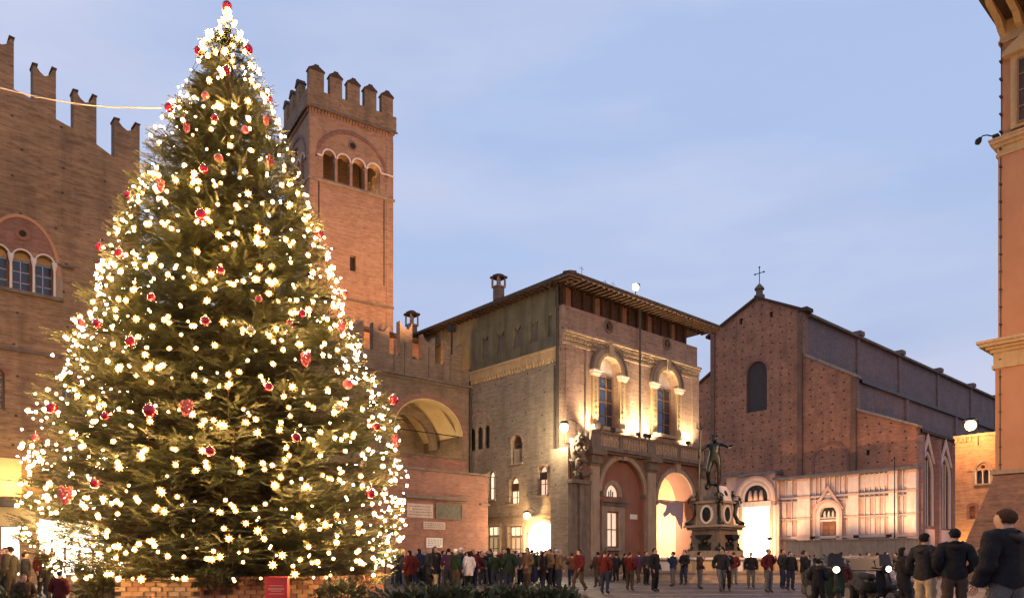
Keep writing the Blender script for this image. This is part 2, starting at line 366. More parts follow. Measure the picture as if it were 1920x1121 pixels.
t.links.new(noise(t, c.outputs['Object'], .6, 4), rr.inputs[0]); t.links.new(rr.outputs[0], b.inputs['Roughness'])
bp = nn(t, 'ShaderNodeBump'); bp.inputs['Strength'].default_value = .3; bp.inputs['Distance'].default_value = .02; bp.invert = True
t.links.new(br.outputs['Fac'], bp.inputs['Height']); t.links.new(bp.outputs[0], b.inputs['Normal'])
g = MB(); g.quad((-900, -200, 0), (900, -200, 0), (900, 1600, 0), (-900, 1600, 0)); go = g.build('ground', gm); go['kind'] = 'structure'
# pale paving lines laid in the square, proud by a few millimetres
mb = MB()
for y in (27.5, 31.0, 36.0):
    mb.box(-6, 34, y, y+.22, 0, .006)
po = mb.build('pavement', 'stone'); po['kind'] = 'structure'

# ------------------------------------------------------------------ Palace with the lit balcony
NO = (4.207, 62, 0)
NF = Face(NO, R41, 'y'); NL = Face(NO, R41, 'x'); NP = NF.at(-2.0)
N = root('brick_palace', 'brick palace with broad dark eaves, two lit arched windows and a long stone balcony', 'building', NO, R41)
WID = 19.1; DEP = 26.0; ZB = 22.5
# front wall upper
def opn(F, x0, y0, x1, y1): return F.r(x0, y0, x1, y1)
w1 = opn(NF, 1119, 670, 1159, 802); w2 = opn(NF, 1229, 694, 1266, 816)
holes = [arch(w1[0], w1[1], w1[2], w1[3]), arch(w2[0], w2[1], w2[2], w2[3])]
rnd = []
for px, py in ((1141, 612), (1250, 645)):
    rnd.append((NF.a(px), NF.z(px, py)))
holes += [circ(a, z, .42) for a, z in rnd]
_p0, _p1 = NP.a(1231), NP.a(1299)
holes.append(rect(_p0-1.0, _p1+1.4, .1, 9.2))
fplate(NF, 'wall', 'brick_palace', N, rect(0, WID, 0, ZB), holes, 0, .9, label='rose brick front wall floodlit from the balcony')
for a, z in rnd:
    r_ = fplate(NF, 'round_window', 'stone_dark', N, circ(a, z, .62), [circ(a, z, .42)], -.10, .12)
    fplate(NF, 'pane', 'glass', r_, circ(a, z, .42), [], .35, .4)
for q in (w1, w2):
    a0, a1, z0, z1 = q; r = (a1-a0)/2; zs = z1-r
    fplate(NF, 'arch_moulding', 'stone', N, band(a0, a1, zs, z1, .75), [], -.28, 0)
    fplate(NF, 'arch_moulding', 'stone_ochre', N, band(a0, a1, zs, z1, .28), [], -.40, -.282)
    fplate(NF, 'hood_moulding', 'stone_dark', N, band(a0-.75, a1+.75, zs, z1+.75, .2), [], -.36, 0)
    for s in (-1, 1):
        ac = a0-.38 if s < 0 else a1+.38
        fbox(NF, 'pilaster', 'stone_ochre', N, ac-.36, ac+.36, z0+.02, zs-.5, -.22, 0)
        m = MB()
        for k in range(9): NF.box(m, ac-.12, ac+.12, z0+.8+k*.48, z0+1.05+k*.48, -.27, -.22)
        m.build('carving', 'stone', N, kind='stuff')
        m = MB(); NF.box(m, ac-.42, ac+.42, zs-.5, zs-.36, -.32, 0); NF.box(m, ac-.50, ac+.50, zs-.36, zs-.16, -.42, 0); NF.box(m, ac-.58, ac+.58, zs-.16, zs, -.52, 0)
        m.build('capital', 'marble', N)
    fbox(NF, 'keystone', 'stone', N, (a0+a1)/2-.25, (a0+a1)/2+.25, z1-.1, z1+1.0, -.5, -.405)
    fplate(NF, 'tympanum', 'white_panel', N, arch(a0, a1, zs-.05, z1, 'round'), [], .62, .7)
    window(NF, N, a0, a1, z0, zs-.02, .55, 'glass_sky', 'rect', 3, 4, fw=.14)
    fbox(NF, 'sill', 'stone', N, a0-.9, a1+.9, z0-.3, z0, -.5, 0)
# cornice below the attic band
m = MB()
for (z0, z1, d) in ((19.25, 19.45, .18), (19.45, 19.62, .10), (19.62, 20.0, .22), (20.0, 20.22, .36), (20.22, 20.4, .5)):
    NF.box(m, -.1, WID+.1, z0, z1, -d, 0)
m.build('cornice', 'stone', N)
m = MB()
for k in range(58):
    a = .1+k*WID/58; NF.box(m, a, a+.16, 19.68, 19.94, -.30, -.22)
m.build('dentils', 'stone', N, kind='stuff')
# end pilaster with terracotta relief
for px in (1068, 1302):
    a = NF.a(px); fbox(NF, 'pilaster', 'brick_palace', N, a-.55, a+.55, 11, 19.25, -.16, 0)
a = NF.a(1098); fbox(NF, 'corner_pilaster', 'stone', N, a-.12, a+.12, 11.2, 18.0, -.14, 0)
# timber loggia under the eaves
fbox(NF, 'timber_backing', 'wood', N, .3, WID-1.4, ZB, 24.25, .55, .7)
for k in range(15):
    a = .35+k*(WID-2.1)/14
    fbox(NF, 'timber_post', 'wood', N, a-.14, a+.14, ZB, 24.25, .12, .5)
for k in range(14):
    a = .35+k*(WID-2.1)/14; wd = (WID-2.1)/14
    fbox(NF, 'timber_panel', 'wood' if k % 3 else 'frame_wood', N, a+.18, a+wd-.18, ZB+.02, 24.2, .38, .5)
# left wall and its upper storey
t_ = []
def lo(x0, y0, x1, y1): q = NL.r(x0, y0, x1, y1); return q
L_tri = [lo(879, 803, 891, 845), lo(893, 800, 905, 842), lo(907, 797, 918, 840)]
L_nic = lo(958, 815, 979, 868); L_w2 = lo(955, 894, 973, 944); L_w3 = lo(1008, 872, 1026, 928); L_w4 = lo(914, 882, 928, 936)
L_d1 = lo(912, 986, 937, 1042); L_d2 = lo(953, 986, 980, 1046)
L_por = lo(984, 976, 1043, 1060)
def pos(q, zz=None):
    a0, a1, z0, z1 = q; return a0, a1, max(z0, .0 if zz is None else zz), z1
holes = [arch(*q) for q in L_tri+[L_nic, L_w2, L_w3, L_w4]]
dz = [rect(q[0], q[1], .05, q[3]) for q in (L_d1, L_d2)]
L_por = (L_por[0], L_por[1], .05, L_por[3])
holes += dz+[arch(L_por[0], L_por[1], .05, L_por[3], 'round', 10, 1.2)]
fplate(NL, 'wall', 'brick_pale', N, rect(.901, DEP, 0, 18.3), holes, 0, .6, label='pale buff brick side wall with small windows')
# jagged band of filled-in battlements
M['green_plaster'] = rough_mat('mossy_plaster', (0.129, 0.113, 0.061, 1), (0.186, 0.160, 0.090, 1), .8, dirt=(0.051, 0.050, 0.024, 1), streaks=.8, bump=.2)
slots = []
for x0, x1, yt, yb in ((903, 915, 630, 672), (930, 945, 622, 662), (962, 976, 610, 652), (993, 1008, 600, 641), (1027, 1034, 585, 630)):
    a0, a1, z0, z1 = NL.r(x0, yt, x1, yb); w = a1-a0; slots.append([(a0, z0), (a1, z0), (a1, z1), (a0+w*.5, z1-.35), (a0, z1)])
fplate(NL, 'upper_wall', 'green_plaster', N, rect(.901, DEP, 18.9, 24.25), slots, .02, .6)
for s_ in slots:
    fplate(NL, 'battlement_infill', 'stone_dark', N, s_, [], .22, .4)
m = MB(); NL.box(m, .4, 12.2, 18.3, 18.9, -.18, .5); NL.box(m, .4, 12.2, 18.9, 19.08, -.3, .018); m.build('string_course', 'stone_ochre', N)
m = MB()
for k in range(30):
    a = .6+k*.39; NL.plate(m, [(a, 18.3), (a+.06, 17.9), (a+.2, 17.9), (a+.26, 18.3)], [], -.17, 0)
m.build('corbel_table', 'stone_ochre', N, kind='stuff')
fbox(NL, 'string_course', 'stone_dark', N, .9, 12.2, NL.z(960, 970), NL.z(960, 970)+.18, -.1, 0)
# trifora surround
a0 = L_tri[2][0]; a1 = L_tri[0][1]
fplate(NL, 'relieving_arch', 'brick_palace', N, band(a0-.1, a1+.1, L_tri[1][3]-.4, L_tri[1][3]+1.25, .22, rise=1.6), [], -.05, 0)
for q in L_tri:
    fplate(NL, 'pane', 'glass', N, arch(*q), [], .35, .4)
for q, n_ in ((L_tri[0], 0), (L_tri[1], 1)):
    ac = q[0]-.06 if n_ == 0 else q[0]-.06
    m = MB(); p = NL.f(ac, .2, q[2]); m.lathe(p, [(.12, 0), (.09, .1), (.08, 1.35), (.14, 1.5), (.16, 1.62)], 8); m.build('column', 'stone', N)
def lwin(q, pane, cols=2, rows=2):
    window(NL, N, q[0], q[1], q[2], q[3], .33, pane, 'round', cols, rows, fw=.07)
    fplate(NL, 'arch_moulding', 'brick_palace', N, band(q[0], q[1], q[3]-(q[1]-q[0])/2, q[3], .2), [], -.06, 0)
    fbox(NL, 'sill', 'stone', N, q[0]-.12, q[1]+.12, q[2]-.14, q[2], -.14, .2)
lwin(L_nic, 'glass', 1, 2); lwin(L_w2, 'lit_warm', 2, 3); lwin(L_w3, 'lit_pink', 2, 2); lwin(L_w4, 'lit_warm', 2, 2)
fbox(NL, 'window_board', 'stone', N, L_nic[0]+.15, L_nic[1]-.15, L_nic[2]+.02, L_nic[2]+1.3, .2, .32)
for q in (L_w2, L_w3):
    fbox(NL, 'blind', 'wood', N, q[0]+.08, q[1]-.08, q[3]-1.2, q[3]-.55, .22, .3)
for q, g_ in ((L_d1, 'lit_dim'), (L_d2, 'lit_dim')):
    window(NL, N, q[0], q[1], .05, q[3]-.9, .3, g_, 'rect', 3, 3, fw=.1, name='door')
    window(NL, N, q[0], q[1], q[3]-.88, q[3], .3, 'lit_warm', 'rect', 3, 1, fw=.08)
    fplate(NL, 'door_surround', 'stone', N, [(q[0]-.2, 0), (q[0], 0), (q[0], q[3]), (q[1], q[3]), (q[1], 0), (q[1]+.2, 0), (q[1]+.2, q[3]+.22), (q[0]-.2, q[3]+.22)], [], -.08, 0)
po_ = fplate(NL, 'lit_portal', 'lit_white', N, arch(L_por[0], L_por[1], .05, L_por[3], 'round', 10, 1.2), [], .5, .55, label='blazing white arched entrance')
fplate(NL, 'portal_moulding', 'stone', N, band(L_por[0], L_por[1], .0, L_por[3], .25, rise=1.2), [], -.1, 0)
# corner and drain pipes
for F_, px, z0, z1, r in ((NL, 1048, 0, 24.2, .13), (NL, 1043, 0, 17.5, .05), (NF, 1190, 11.4, 24.0, .1)):
    a = F_.a(px); m = MB(); p0 = F_.f(a, -.2 if F_ is NL else -.62, z0); m.tube([p0, (p0[0], p0[1], z1)], r, 8); m.build('downpipe', 'copper', N)
m = MB(); m.tube([NL.f(12.1, -.16, .0), NL.f(12.1, -.16, 18.2)], .12, 8); m.build('downpipe', 'copper', N)
m = MB(); m.tube([NL.f(.62, -.2, 24.1), NL.f(1.1, -.4, 24.0), NL.f(.75, -.8, 24.35)], .09, 6); m.build('downpipe', 'copper', N)
# right side wall (seen at its edge)
m = MB(); m.box(WID-.9, WID, .901, DEP, 0, ZB); m.build('side_wall', 'brick_palace', N)
m = MB(); m.box(0.61, WID-1.5, 1.5, DEP-.2, 23.0, 24.3); m.build('attic', 'wood', N)
# roof
ev = dict(x0=-.9, x1=WID+1.6, y0=-1.7, y1=DEP+.6)
m = MB(); x0, x1, y0, y1 = ev['x0'], ev['x1'], ev['y0'], ev['y1']; zE = 24.30
n0 = len(m.v)
m.v += [(x0, y0, zE), (x1, y0, zE), (x1, y1, zE), (x0, y1, zE), (x0, y0, zE+.16), (x1, y0, zE+.16), (x1, y1, zE+.16), (x0, y1, zE+.16),
        ((x0+x1)/2, y0+11, zE+2.6), ((x0+x1)/2, y1-6, zE+2.6)]
m.f += [(3, 2, 1, 0), (0, 1, 5, 4), (1, 2, 6, 5), (2, 3, 7, 6), (3, 0, 4, 7), (4, 5, 8), (5, 6, 9, 8), (6, 7, 9), (7, 4, 8, 9)]
rf = m.build('roof', 'tile', N, label='low hipped roof with deep dark eaves')
m = MB()
for k in range(92):
    x = x0+k*(x1-x0)/92; m.tube([(x, y0-.06, zE+.2), (x, y0+.7, zE+.34)], .1, 6)
for k in range(110):
    y = y0+k*(y1-y0)/110; m.tube([(x0-.06, y, zE+.2), (x0+.7, y, zE+.34)], .1, 6)
m.build('tile_row', 'tile', rf, kind='stuff')
m = MB()
for k in range(34):
    x = x0+.2+k*(x1-x0-.4)/33; m.box(x-.07, x+.07, y0+.1, .5, zE-.2, zE-.004)
for k in range(44):
    y = y0+.2+k*(y1-y0-.4)/43; m.box(x0+.1, .5, y-.07, y+.07, zE-.2, zE-.004)
m.build('rafters', 'wood', rf, kind='stuff')
m = MB(); m.box(x0-.14, x0-.02, y0, y1, zE-.02, zE+.14); m.build('gutter', 'copper', rf)
# chimneys
def chimney(par, x, y, z0, h, w=.5):
    m = MB(); m.box(x-w/2, x+w/2, y-w/2, y+w/2, z0, z0+h*.62); c_ = m.build('chimney', 'brick_wing', par)
    m = MB()
    for sx_ in (-1, 1):
        for sy_ in (-1, 1): m.box(x+sx_*w*.55-.07, x+sx_*w*.55+.07, y+sy_*w*.55-.07, y+sy_*w*.55+.07, z0+h*.66, z0+h*.88)
    m.box(x-w*.64, x+w*.64, y-w*.64, y+w*.64, z0+h*.62, z0+h*.66); m.box(x-.14, x+.14, y-.14, y+.14, z0+h*.66, z0+h*.88); m.build('chimney_pot', 'brick_palace', c_)
    m = MB(); m.box(x-w*.78, x+w*.78, y-w*.78, y+w*.78, z0+h*.88, z0+h*.93); m._lathe((x, y, z0+h*.93), [(w*.95, 0), (w*.3, h*.07)], 4); m.build('chimney_cap', 'tile', c_)
NX = NL.at(.9)
a = NX.a(935); chimney(N, .9, a, 24.5, NX.z(935, 514)-24.5, .75)
NX = NL.at(2.5); a = NX.a(771); chimney(N, 2.5, min(a, 26), 24.4, NX.z(771, 583)-24.4, .85)
# aerials
m = MB()
for px, h in ((1081, .9), (1140, .6), (1125, .5)):
    a = NF.a(px); m.tube([(a, -.6, 24.7), (a, -.6, 25.0+h)], .02, 5); m.tube([(a-.3, -.6, 24.8+h), (a+.3, -.6, 24.8+h)], .015, 5)
m.build('aerial', 'iron', N)

# lower front: portico with balcony
PX0 = NP.a(1066); PX1 = NP.a(1322); ZF = 10.3
b1 = NP.r(1126, 862, 1206, 1060); b2 = NP.r(1231, 885, 1299, 1052)
b1 = (b1[0], b1[1], .25, b1[3]); b2 = (b2[0], b2[1], .1, b2[3])
fplate(NP, 'portico_wall', 'plaster_salmon', N, rect(PX0, PX1, 0, ZF), [arch(*b1), arch(*b2)], 0, 1.99, label='salmon portico wall with one blind and one open arch')
m = MB(); NP.box(m, PX0-.06, PX0-.003, 0, ZF, .0, 1.99); m.build('portico_side', 'brick_pale', N)
for q in (b1, b2):
    a0, a1, z0, z1 = q; r = (a1-a0)/2
    fplate(NP, 'arch_moulding', 'stone', N, band(a0, a1, z1-r-.01, z1, .62), [], -.18, 0)
    fplate(NP, 'arch_moulding', 'stone_dark', N, band(a0-.42, a1+.42, z1-r-.01, z1+.42, .2), [], -.26, -.181)
    m = MB(); NP.plate(m, [((a0+a1)/2-.28, z1-.1), ((a0+a1)/2+.28, z1-.1), ((a0+a1)/2+.38, z1+.95), ((a0+a1)/2-.38, z1+.95)], [], -.4, -.02); m.build('keystone', 'stone', N)
    for ax in (a0, a1):
        fbox(NP, 'impost', 'stone_dark', N, ax-.35 if ax == a0 else ax-.05, ax+.05 if ax == a0 else ax+.35, z1-r-.35, z1-r-.02, -.22, .3)
# blind arch infill with door and lunette
lun = NP.r(1143, 908, 1167, 930); dr = NP.r(1145, 958, 1167, 1026)
a0, a1, z0, z1 = b1
fplate(NP, 'blind_arch_wall', 'plaster_salmon', N, arch(a0, a1, z0, z1), [arch(lun[0], lun[1], lun[2], lun[3], 'round', 8, (lun[1]-lun[0])/2), rect(*dr)], .45, .8)
NPi = NP.at(NP.val+.45)
fplate(NPi, 'lunette', 'lit_pink', N, arch(*lun), [], .2, .24)
m = MB()
for k in range(1, 4):
    t0 = pi*k/4; c0 = (lun[0]+lun[1])/2; NPi.box(m, c0+.35*cos(t0)-.03, c0+.35*cos(t0)+.03, lun[2], lun[2]+.1+.5*sin(t0), .1, .18)
m.build('lunette_grille', 'iron', N)
fplate(NPi, 'arch_moulding', 'stone', N, band(lun[0], lun[1], lun[2], lun[3], .38), [], -.12, 0)
m = MB(); NPi.box(m, dr[0]-1.1, dr[1]+1.1, dr[3]+.75, dr[3]+.95, -.35, 0); NPi.box(m, dr[0]-.9, dr[1]+.9, dr[3]+.45, dr[3]+.75, -.2, 0); m.build('door_hood', 'stone_dark', N)
fplate(NPi, 'door_surround', 'stone', N, [(dr[0]-.75, z0), (dr[0], z0), (dr[0], dr[3]), (dr[1], dr[3]), (dr[1], z0), (dr[1]+.75, z0), (dr[1]+.75, dr[3]+.45), (dr[0]-.75, dr[3]+.45)], [], -.1, 0)
window(NPi, N, dr[0], dr[1], dr[2], dr[3], .1, 'lit_pink', 'rect', 2, 2, fw=.13)
fbox(NPi, 'sill', 'stone', N, dr[0]-.3, dr[1]+.3, dr[2]-.25, dr[2], -.3, 0)
q = NPi.r(1181, 964, 1194, 973); pq = fbox(NPi, 'street_plaque', 'white_panel', N, q[0], q[1], q[2], q[3], -.05, 0)
# open arch: lit passage with shop inside
a0, a1, z0, z1 = b2
m = MB(); NP.box(m, a0-1.2, a1+1.6, 0.1, 11, 7.5, 7.7); m.build('passage_wall', 'yellow_plaster', N)
M['vault'] = rough_mat('orange_vault_plaster', (.60, .34, .18, 1), (.66, .4, .23, 1), .8, bump=.1)
m = MB(); NP.box(m, a0-1.2, a1+1.6, z1+.05, z1+.35, 2.0, 7.5); m.build('passage_ceiling', 'vault', N)
m = MB(); NP.box(m, a0-1.4, a0-1.2, .1, z1+.05, 2.0, 7.5); NP.box(m, a1+1.6, a1+1.8, .1, z1+.05, 2.0, 7.5); m.build('passage_side_wall', 'vault', N)
NI = NP.at(NP.val+7.4)
s0 = NI.r(1233, 985, 1265, 1042)
fbox(NI, 'shop_window', 'lit_hot', N, NI.a(1268), NI.a(1312), .3, NI.z(1290, 948), 0, .06)
sw = fbox(NI, 'shop_window', 'lit_pink', N, NI.a(1229), NI.a(1266), .3, NI.z(1250, 930), 0, .06)
for k in range(4):
    fbox(NI, 'mullion', 'frame_wood', sw, NI.a(1231+k*11), NI.a(1231+k*11)+.08, .3, NI.z(1250, 978), -.08, -.01)
for yy in (978, 1000, 1018):
    fbox(NI, 'mullion', 'frame_wood', sw, NI.a(1229), NI.a(1266), NI.z(1250, yy), NI.z(1250, yy)+.09, -.09, -.011)
m = MB(); m.tube([NP.f(a0, .9, NP.z(1265, 937)), NP.f(a1, .9, NP.z(1265, 937))], .05, 6); m.build('tie_rod', 'iron', N)
# ragged sheet at the tie rod, standing in for sky mirrored in glass
zr = NP.z(1265, 938); reflection_outline = [(a0+.5, zr), (a1-.05, zr), (a1-.1, zr-1.1), (a1-.35, zr-2.6), (a1-.9, zr-2.0), (a1-1.4, zr-1.35), (a1-1.9, zr-1.3), (a1-2.2, zr-1.05), (a1-2.6, zr-1.3), (a1-3.1, zr-1.5), (a1-3.3, zr-1.2), (a1-2.9, zr-.9), (a1-2.7, zr-.4)]
m = MB(); NP.plate(m, reflection_outline, [], 1.0, 1.04)
cl = m.build('sky_reflection_sheet', 'lilac_sky_reflection'); cl.location = NO; cl.rotation_euler = (0, 0, R41)
tag(cl, 'grey lilac sheet standing in for sky reflection inside the open lit arch behind the fountain', 'reflection')
# pilasters + corner buttress
for px, w_, d_ in ((1110, .55, .35), (1216, .55, .4), (1314, .55, .4)):
    a = NP.a(px)
    fbox(NP, 'pilaster', 'stone', N, a-w_, a+w_, 1.3, 9.0, -d_, 0)
    m = MB(); NP.box(m, a-w_-.12, a+w_+.12, 0, 1.0, -d_-.18, 0); NP.box(m, a-w_-.06, a+w_+.06, 1.0, 1.3, -d_-.1, 0); m.build('pilaster_base', 'stone_dark', N)
    m = MB(); NP.box(m, a-w_-.05, a+w_+.05, 9.0, 9.2, -d_-.08, 0); NP.box(m, a-w_-.1, a+w_+.1, 9.2, 9.85, -d_-.25, 0); NP.box(m, a-w_-.3, a+w_+.3, 9.85, 10.3, -d_-.55, 0); m.build('bracket', 'stone_dark', N)
m = MB(); NP.box(m, PX0-.05, NP.a(1078), 0, 7.4, -.3, 0); NP.box(m, PX0-.2, NP.a(1100), 0, 1.6, -.5, -.302); m.build('corner_buttress', 'stone_dark', N)
fbox(NP, 'corner_buttress', 'stone_dark', N, NP.a(1080), NP.a(1099), 1.6, 7.4, -.42, 0)
fbox(NP, 'ledge', 'stone_dark', N, PX0-.2, NP.a(1100), 7.4, 7.7, -.6, 0)
# balcony
m = MB(); NP.box(m, NP.a(1098), PX1+.8, 10.3, 10.62, -.75, 1.98); NP.box(m, NP.a(1100), PX1+.6, 10.1, 10.3, -.5, 0); bal = m.build('balcony', 'stone_dark', N)
for k in range(2): pass
m = MB(); NP.box(m, NP.a(1097), PX1+.9, 11.62, 11.82, -.8, -.4); m.build('handrail', 'stone_dark', bal)
peds = [1106, 1153, 1210, 1262, 1316]
for px in peds:
    a = NP.a(px); w_ = .55 if px in (1106, 1210, 1316) else .2
    fbox(NP, 'pedestal', 'stone_dark', bal, a-w_, a+w_, 10.62, 11.62, -.74, -.46)
bal0 = None
prof = [(.12, 0), (.12, .08), (.07, .14), (.14, .38), (.12, .5), (.06, .75), (.10, .86), (.13, .92), (.13, 1.0)]
for i in range(4):
    a_s = NP.a(peds[i])+(.6 if i % 2 == 0 else .28); a_e = NP.a(peds[i+1])-(.28 if i % 2 == 0 else .6)
    n_ = int((a_e-a_s)/.36)
    for k in range(n_+1):
        a = a_s+.1+(a_e-a_s-.2)*k/max(1, n_)
        p = NP.f(a, -.6, 10.62)
        if bal0 is None:
            bal0 = MB().lathe((0, 0, 0), prof, 8).build('baluster', 'stone', bal, smooth=True); o_ = bal0
        else: o_ = clone(bal0, bal)
        o_.location = p
# carved stone urns and beast on the balcony corner
m = MB(); p = NP.f(NP.a(1113), -.6, 11.82); m.lathe(p, [(.2, 0), (.28, .12), (.4, .35), (.38, .6), (.2, .75), (.1, .85)], 10); m.build('finial', 'stone_dark', bal, smooth=True)
for px in (1140, 1201, 1208, 1188, 1281):
    F_ = NP; a = NP.a(px)
    fl = root('floodlight', {1140: 'small floodlight on the balcony rail below the left lit window', 1188: 'small floodlight beside the downpipe on the balcony rail', 1201: 'left of the two floodlights above the middle balcony pedestal', 1208: 'right of the two floodlights above the middle balcony pedestal', 1281: 'floodlight on the balcony rail nearest the fountain figure'}[px], 'floodlight', NP.w(a, -.55, 11.82), R41, 'floodlights along the balcony rail')
    MB().box(-.06, .06, -.05, .05, 0, .18).build('stand', 'iron', fl)
    m = MB(); m.box(-.2, .2, -.12, .14, .18, .48); m.build('housing', 'iron', fl)
    MB().box(-.17, .17, .141, .15, .21, .45).build('lens', 'lamp_glass' if px != 1140 else 'glass', fl)
# carved relief cluster at the corner (eagle and drapery)
m = MB(); random.seed(3)
for k in range(46):
    zz = 7.8+random.random()*3.3; a = NP.a(1078)+random.uniform(-.75, .85)*(1-(zz-7.8)/9); p = NP.f(a, -.25-random.random()*.55, zz)
    q = NP.f(a+random.uniform(-.5, .5), -.2-random.random()*.7, zz+random.uniform(.2, .7))
    m.tube([p, ((p[0]+q[0])/2, (p[1]+q[1])/2-.15, (p[2]+q[2])/2), q], [.05, random.uniform(.12, .24), .05], 7)
NP.box(m, NP.a(1069), NP.a(1090), 7.7, 11.0, -.2, 0)
m.build('carved_eagle', 'stone_dark', N, smooth=True, label='dark carved eagle relief on the balcony corner')

# lamps on the palace
def wall_lamp(label, F, px, py, d, mat, watts, col, r=.2, arm=True, name='wall_lamp'):
    Fd = F.at(F.val+d); a = Fd.a(px); z = Fd.z(px, py); w = Fd.w(a, 0, z)
    o = root(name, label, 'lamp', w, F.rz)
    MB().ball((0, 0, 0), r, 12).build('lamp_globe', mat, o, smooth=True)
    m = MB(); m._lathe((0, 0, r*.8), [(r*1.15, 0), (r*.8, r*.5), (.03, r*.7)], 10); m.build('lamp_cap', 'iron', o)
    if arm:
        e_ = (-d if F.axis == 'x' else 0, -d if F.axis == 'y' else 0, r*1.4)
        MB().tube([(0, 0, r*1.4), (e_[0]*.5, e_[1]*.5, r*1.4+.25), e_], .03, 6).build('bracket', 'iron', o)
    lamp(w+Vector((0, 0, 0))-F.n*(r+.25)-Vector((0, 0, r+.1)), watts, col, .1)
    return o
wall_lamp('white street lamp on a bracket at the palace corner beside the balcony', NL, 1058, 801, -1.6, 'lamp_glass', 2600, WHITE, .36)
wall_lamp('bright lamp above the blazing white arched entrance', NL, 988, 966, -1.0, 'lamp_glass', 900, WARM, .3)
# roof floodlight
w = NF.w(NF.a(1172), -1.2, 24.6); o = root('roof_floodlight', 'bright floodlight on a short post on the palace roof edge', 'floodlight', w, R41)
MB().tube([(0, 0, 0), (0, 0, .9)], .05, 6).build('post', 'iron', o); MB().ball((-.1, -.1, .85), .32, 12).build('lamp_globe', 'lamp_amber', o, smooth=True)
m = MB(); m.box(.1, .5, -.1, .15, 1.0, 1.3); m.build('housing', 'iron', o)
lamp(w+Vector((-.6, -.6, 1.2)), 700, WARM, .2)
# balcony uplights (in the floodlight housings, aimed at the wall)
for px, pw in ((1104, 560), (1173, 500), (1198, 640), (1218, 360), (1283, 620)):
    a = NF.a(px); lamp(NF.w(a, -.95, 11.9), pw*9, (1, .74, .44), .12, target=NF.w(a, -.15, 16.2), angle=112, blend=.9)
lamp(NP.w((b2[0]+b2[1])/2+.2, 4.2, 4.6), 3600, (1, .84, .62), .4)
lamp(NL.w((L_por[0]+L_por[1])/2, -1.6, 3.2), 500, WHITE, .4)

# ------------------------------------------------------------------ loggia wing beside the palace
WY = 12.3
WFace = NF.at(WY); Wg = root('loggia_wing', 'grey brick wing with battlements and one great open arch beside the palace', 'building', NO, R41)
wa = WFace.r(738, 747, 868, 883); ax0 = WFace.a(738); ax1 = WFace.a(868)
zA = WFace.z(803, 747); zb = WFace.z(803, 880); rz_ = WFace.z(803, 747)-WFace.z(868, 818)
fplate(WFace, 'wall', 'brick_wing', Wg, rect(-30, -.02, 0, 17.3), [arch(ax0, ax1, zb, zA, 'round', 14, rz_)], 0, .9)
fplate(WFace, 'arch_soffit', 'yellow_plaster', Wg, band(ax0+.12, ax1-.12, zA-rz_, zA-.12, .119, rise=rz_-.12, n=14), [], .02, .88)
fplate(WFace, 'arch_moulding', 'brick_block', Wg, band(ax0, ax1, zA-rz_, zA, .5, rise=rz_, n=14), [], -.06, 0)
m = MB(); WFace.box(m, -30, -.02, 17.3, 17.55, -.12, .9); WFace.box(m, -30, -.02, 17.55, 17.75, -.4, .9); m.build('string_course', 'stone_dark', Wg)
# parapet and merlons
fbox(WFace, 'parapet', 'brick_wing', Wg, -30, -.02, 17.75, 19.3, 0, .6)
mer = []
for x0, x1 in ((834, 866), (792, 816), (750, 773), (700, 730), (655, 682)):
    a0, a1 = WFace.a(x0), WFace.a(x1); zt = 22.4 if x0 == 750 else 21.7
    ol = [(a0, 19.3), (a1, 19.3), (a1, zt), ((a0+a1)/2+.25, zt-.6), ((a0+a1)/2-.25, zt-.6), (a0, zt)]
    fplate(WFace, 'merlon', 'brick_wing', Wg, ol, [], 0, .6)
for px in (760, 805, 740, 845): fbox(WFace, 'buttress_strip', 'stone_dark', Wg, WFace.a(px)-.1, WFace.a(px)+.1, 17.75, 20.6, -.08, 0)
# lit gallery wall behind the battlements
M['brick_gallery'] = brick('gallery_brick', (.42, .2, .11, 1), (.5, .27, .16, 1), (.42, .28, .2, 1), dirt_amt=.2)
fbox(WFace, 'gallery_wall', 'brick_gallery', Wg, -13, -.3, 17.75, 22.6, 5.5, 5.8)
m = MB(); WFace.box(m, -13.4, -.1, 22.6, 22.85, 4.6, 6.4); m.build('gallery_roof', 'tile', Wg)
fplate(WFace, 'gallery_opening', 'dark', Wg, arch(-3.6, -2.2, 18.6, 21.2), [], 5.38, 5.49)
lamp(WFace.w(-4, 2.2, 18.3), 650, (1, .5, .2), .3); lamp(WFace.w(-9, 2.2, 18.3), 500, (1, .5, .2), .3)
# loggia interior
m = MB(); WFace.box(m, ax0-2, ax1-.02, zb-.3, zb, .9, 6.5); m.build('loggia_floor', 'stone', Wg)
fbox(WFace, 'loggia_back_wall', 'brick_wing', Wg, ax0-2, ax1+.3, zb, zA+1.2, 6.5, 6.8)
m = MB()
pts = [(ax0-.2+(ax1-ax0+.4)*i/16, zA-rz_+ (rz_+.3)*sin(pi*i/16)) for i in range(17)]
for i in range(16):
    (p0, q0), (p1, q1) = pts[i], pts[i+1]
    m.quad(WFace.f(p0, .91, q0), WFace.f(p1, .91, q1), WFace.f(p1, 3.6, q1-.0), WFace.f(p0, 3.6, q0-.0))
    m.quad(WFace.f(p0, 3.6, q0), WFace.f(p1, 3.6, q1), WFace.f(p1, 6.5, q1), WFace.f(p0, 6.5, q0))
m.build('vault', 'yellow_plaster', Wg, smooth=True)
fplate(WFace, 'vault_rib', 'brick_wing', Wg, band(ax0+.9, ax1-1.2, zA-rz_-1.0, zA-.9, .7, rise=rz_-.2), [], 3.4, 3.9)
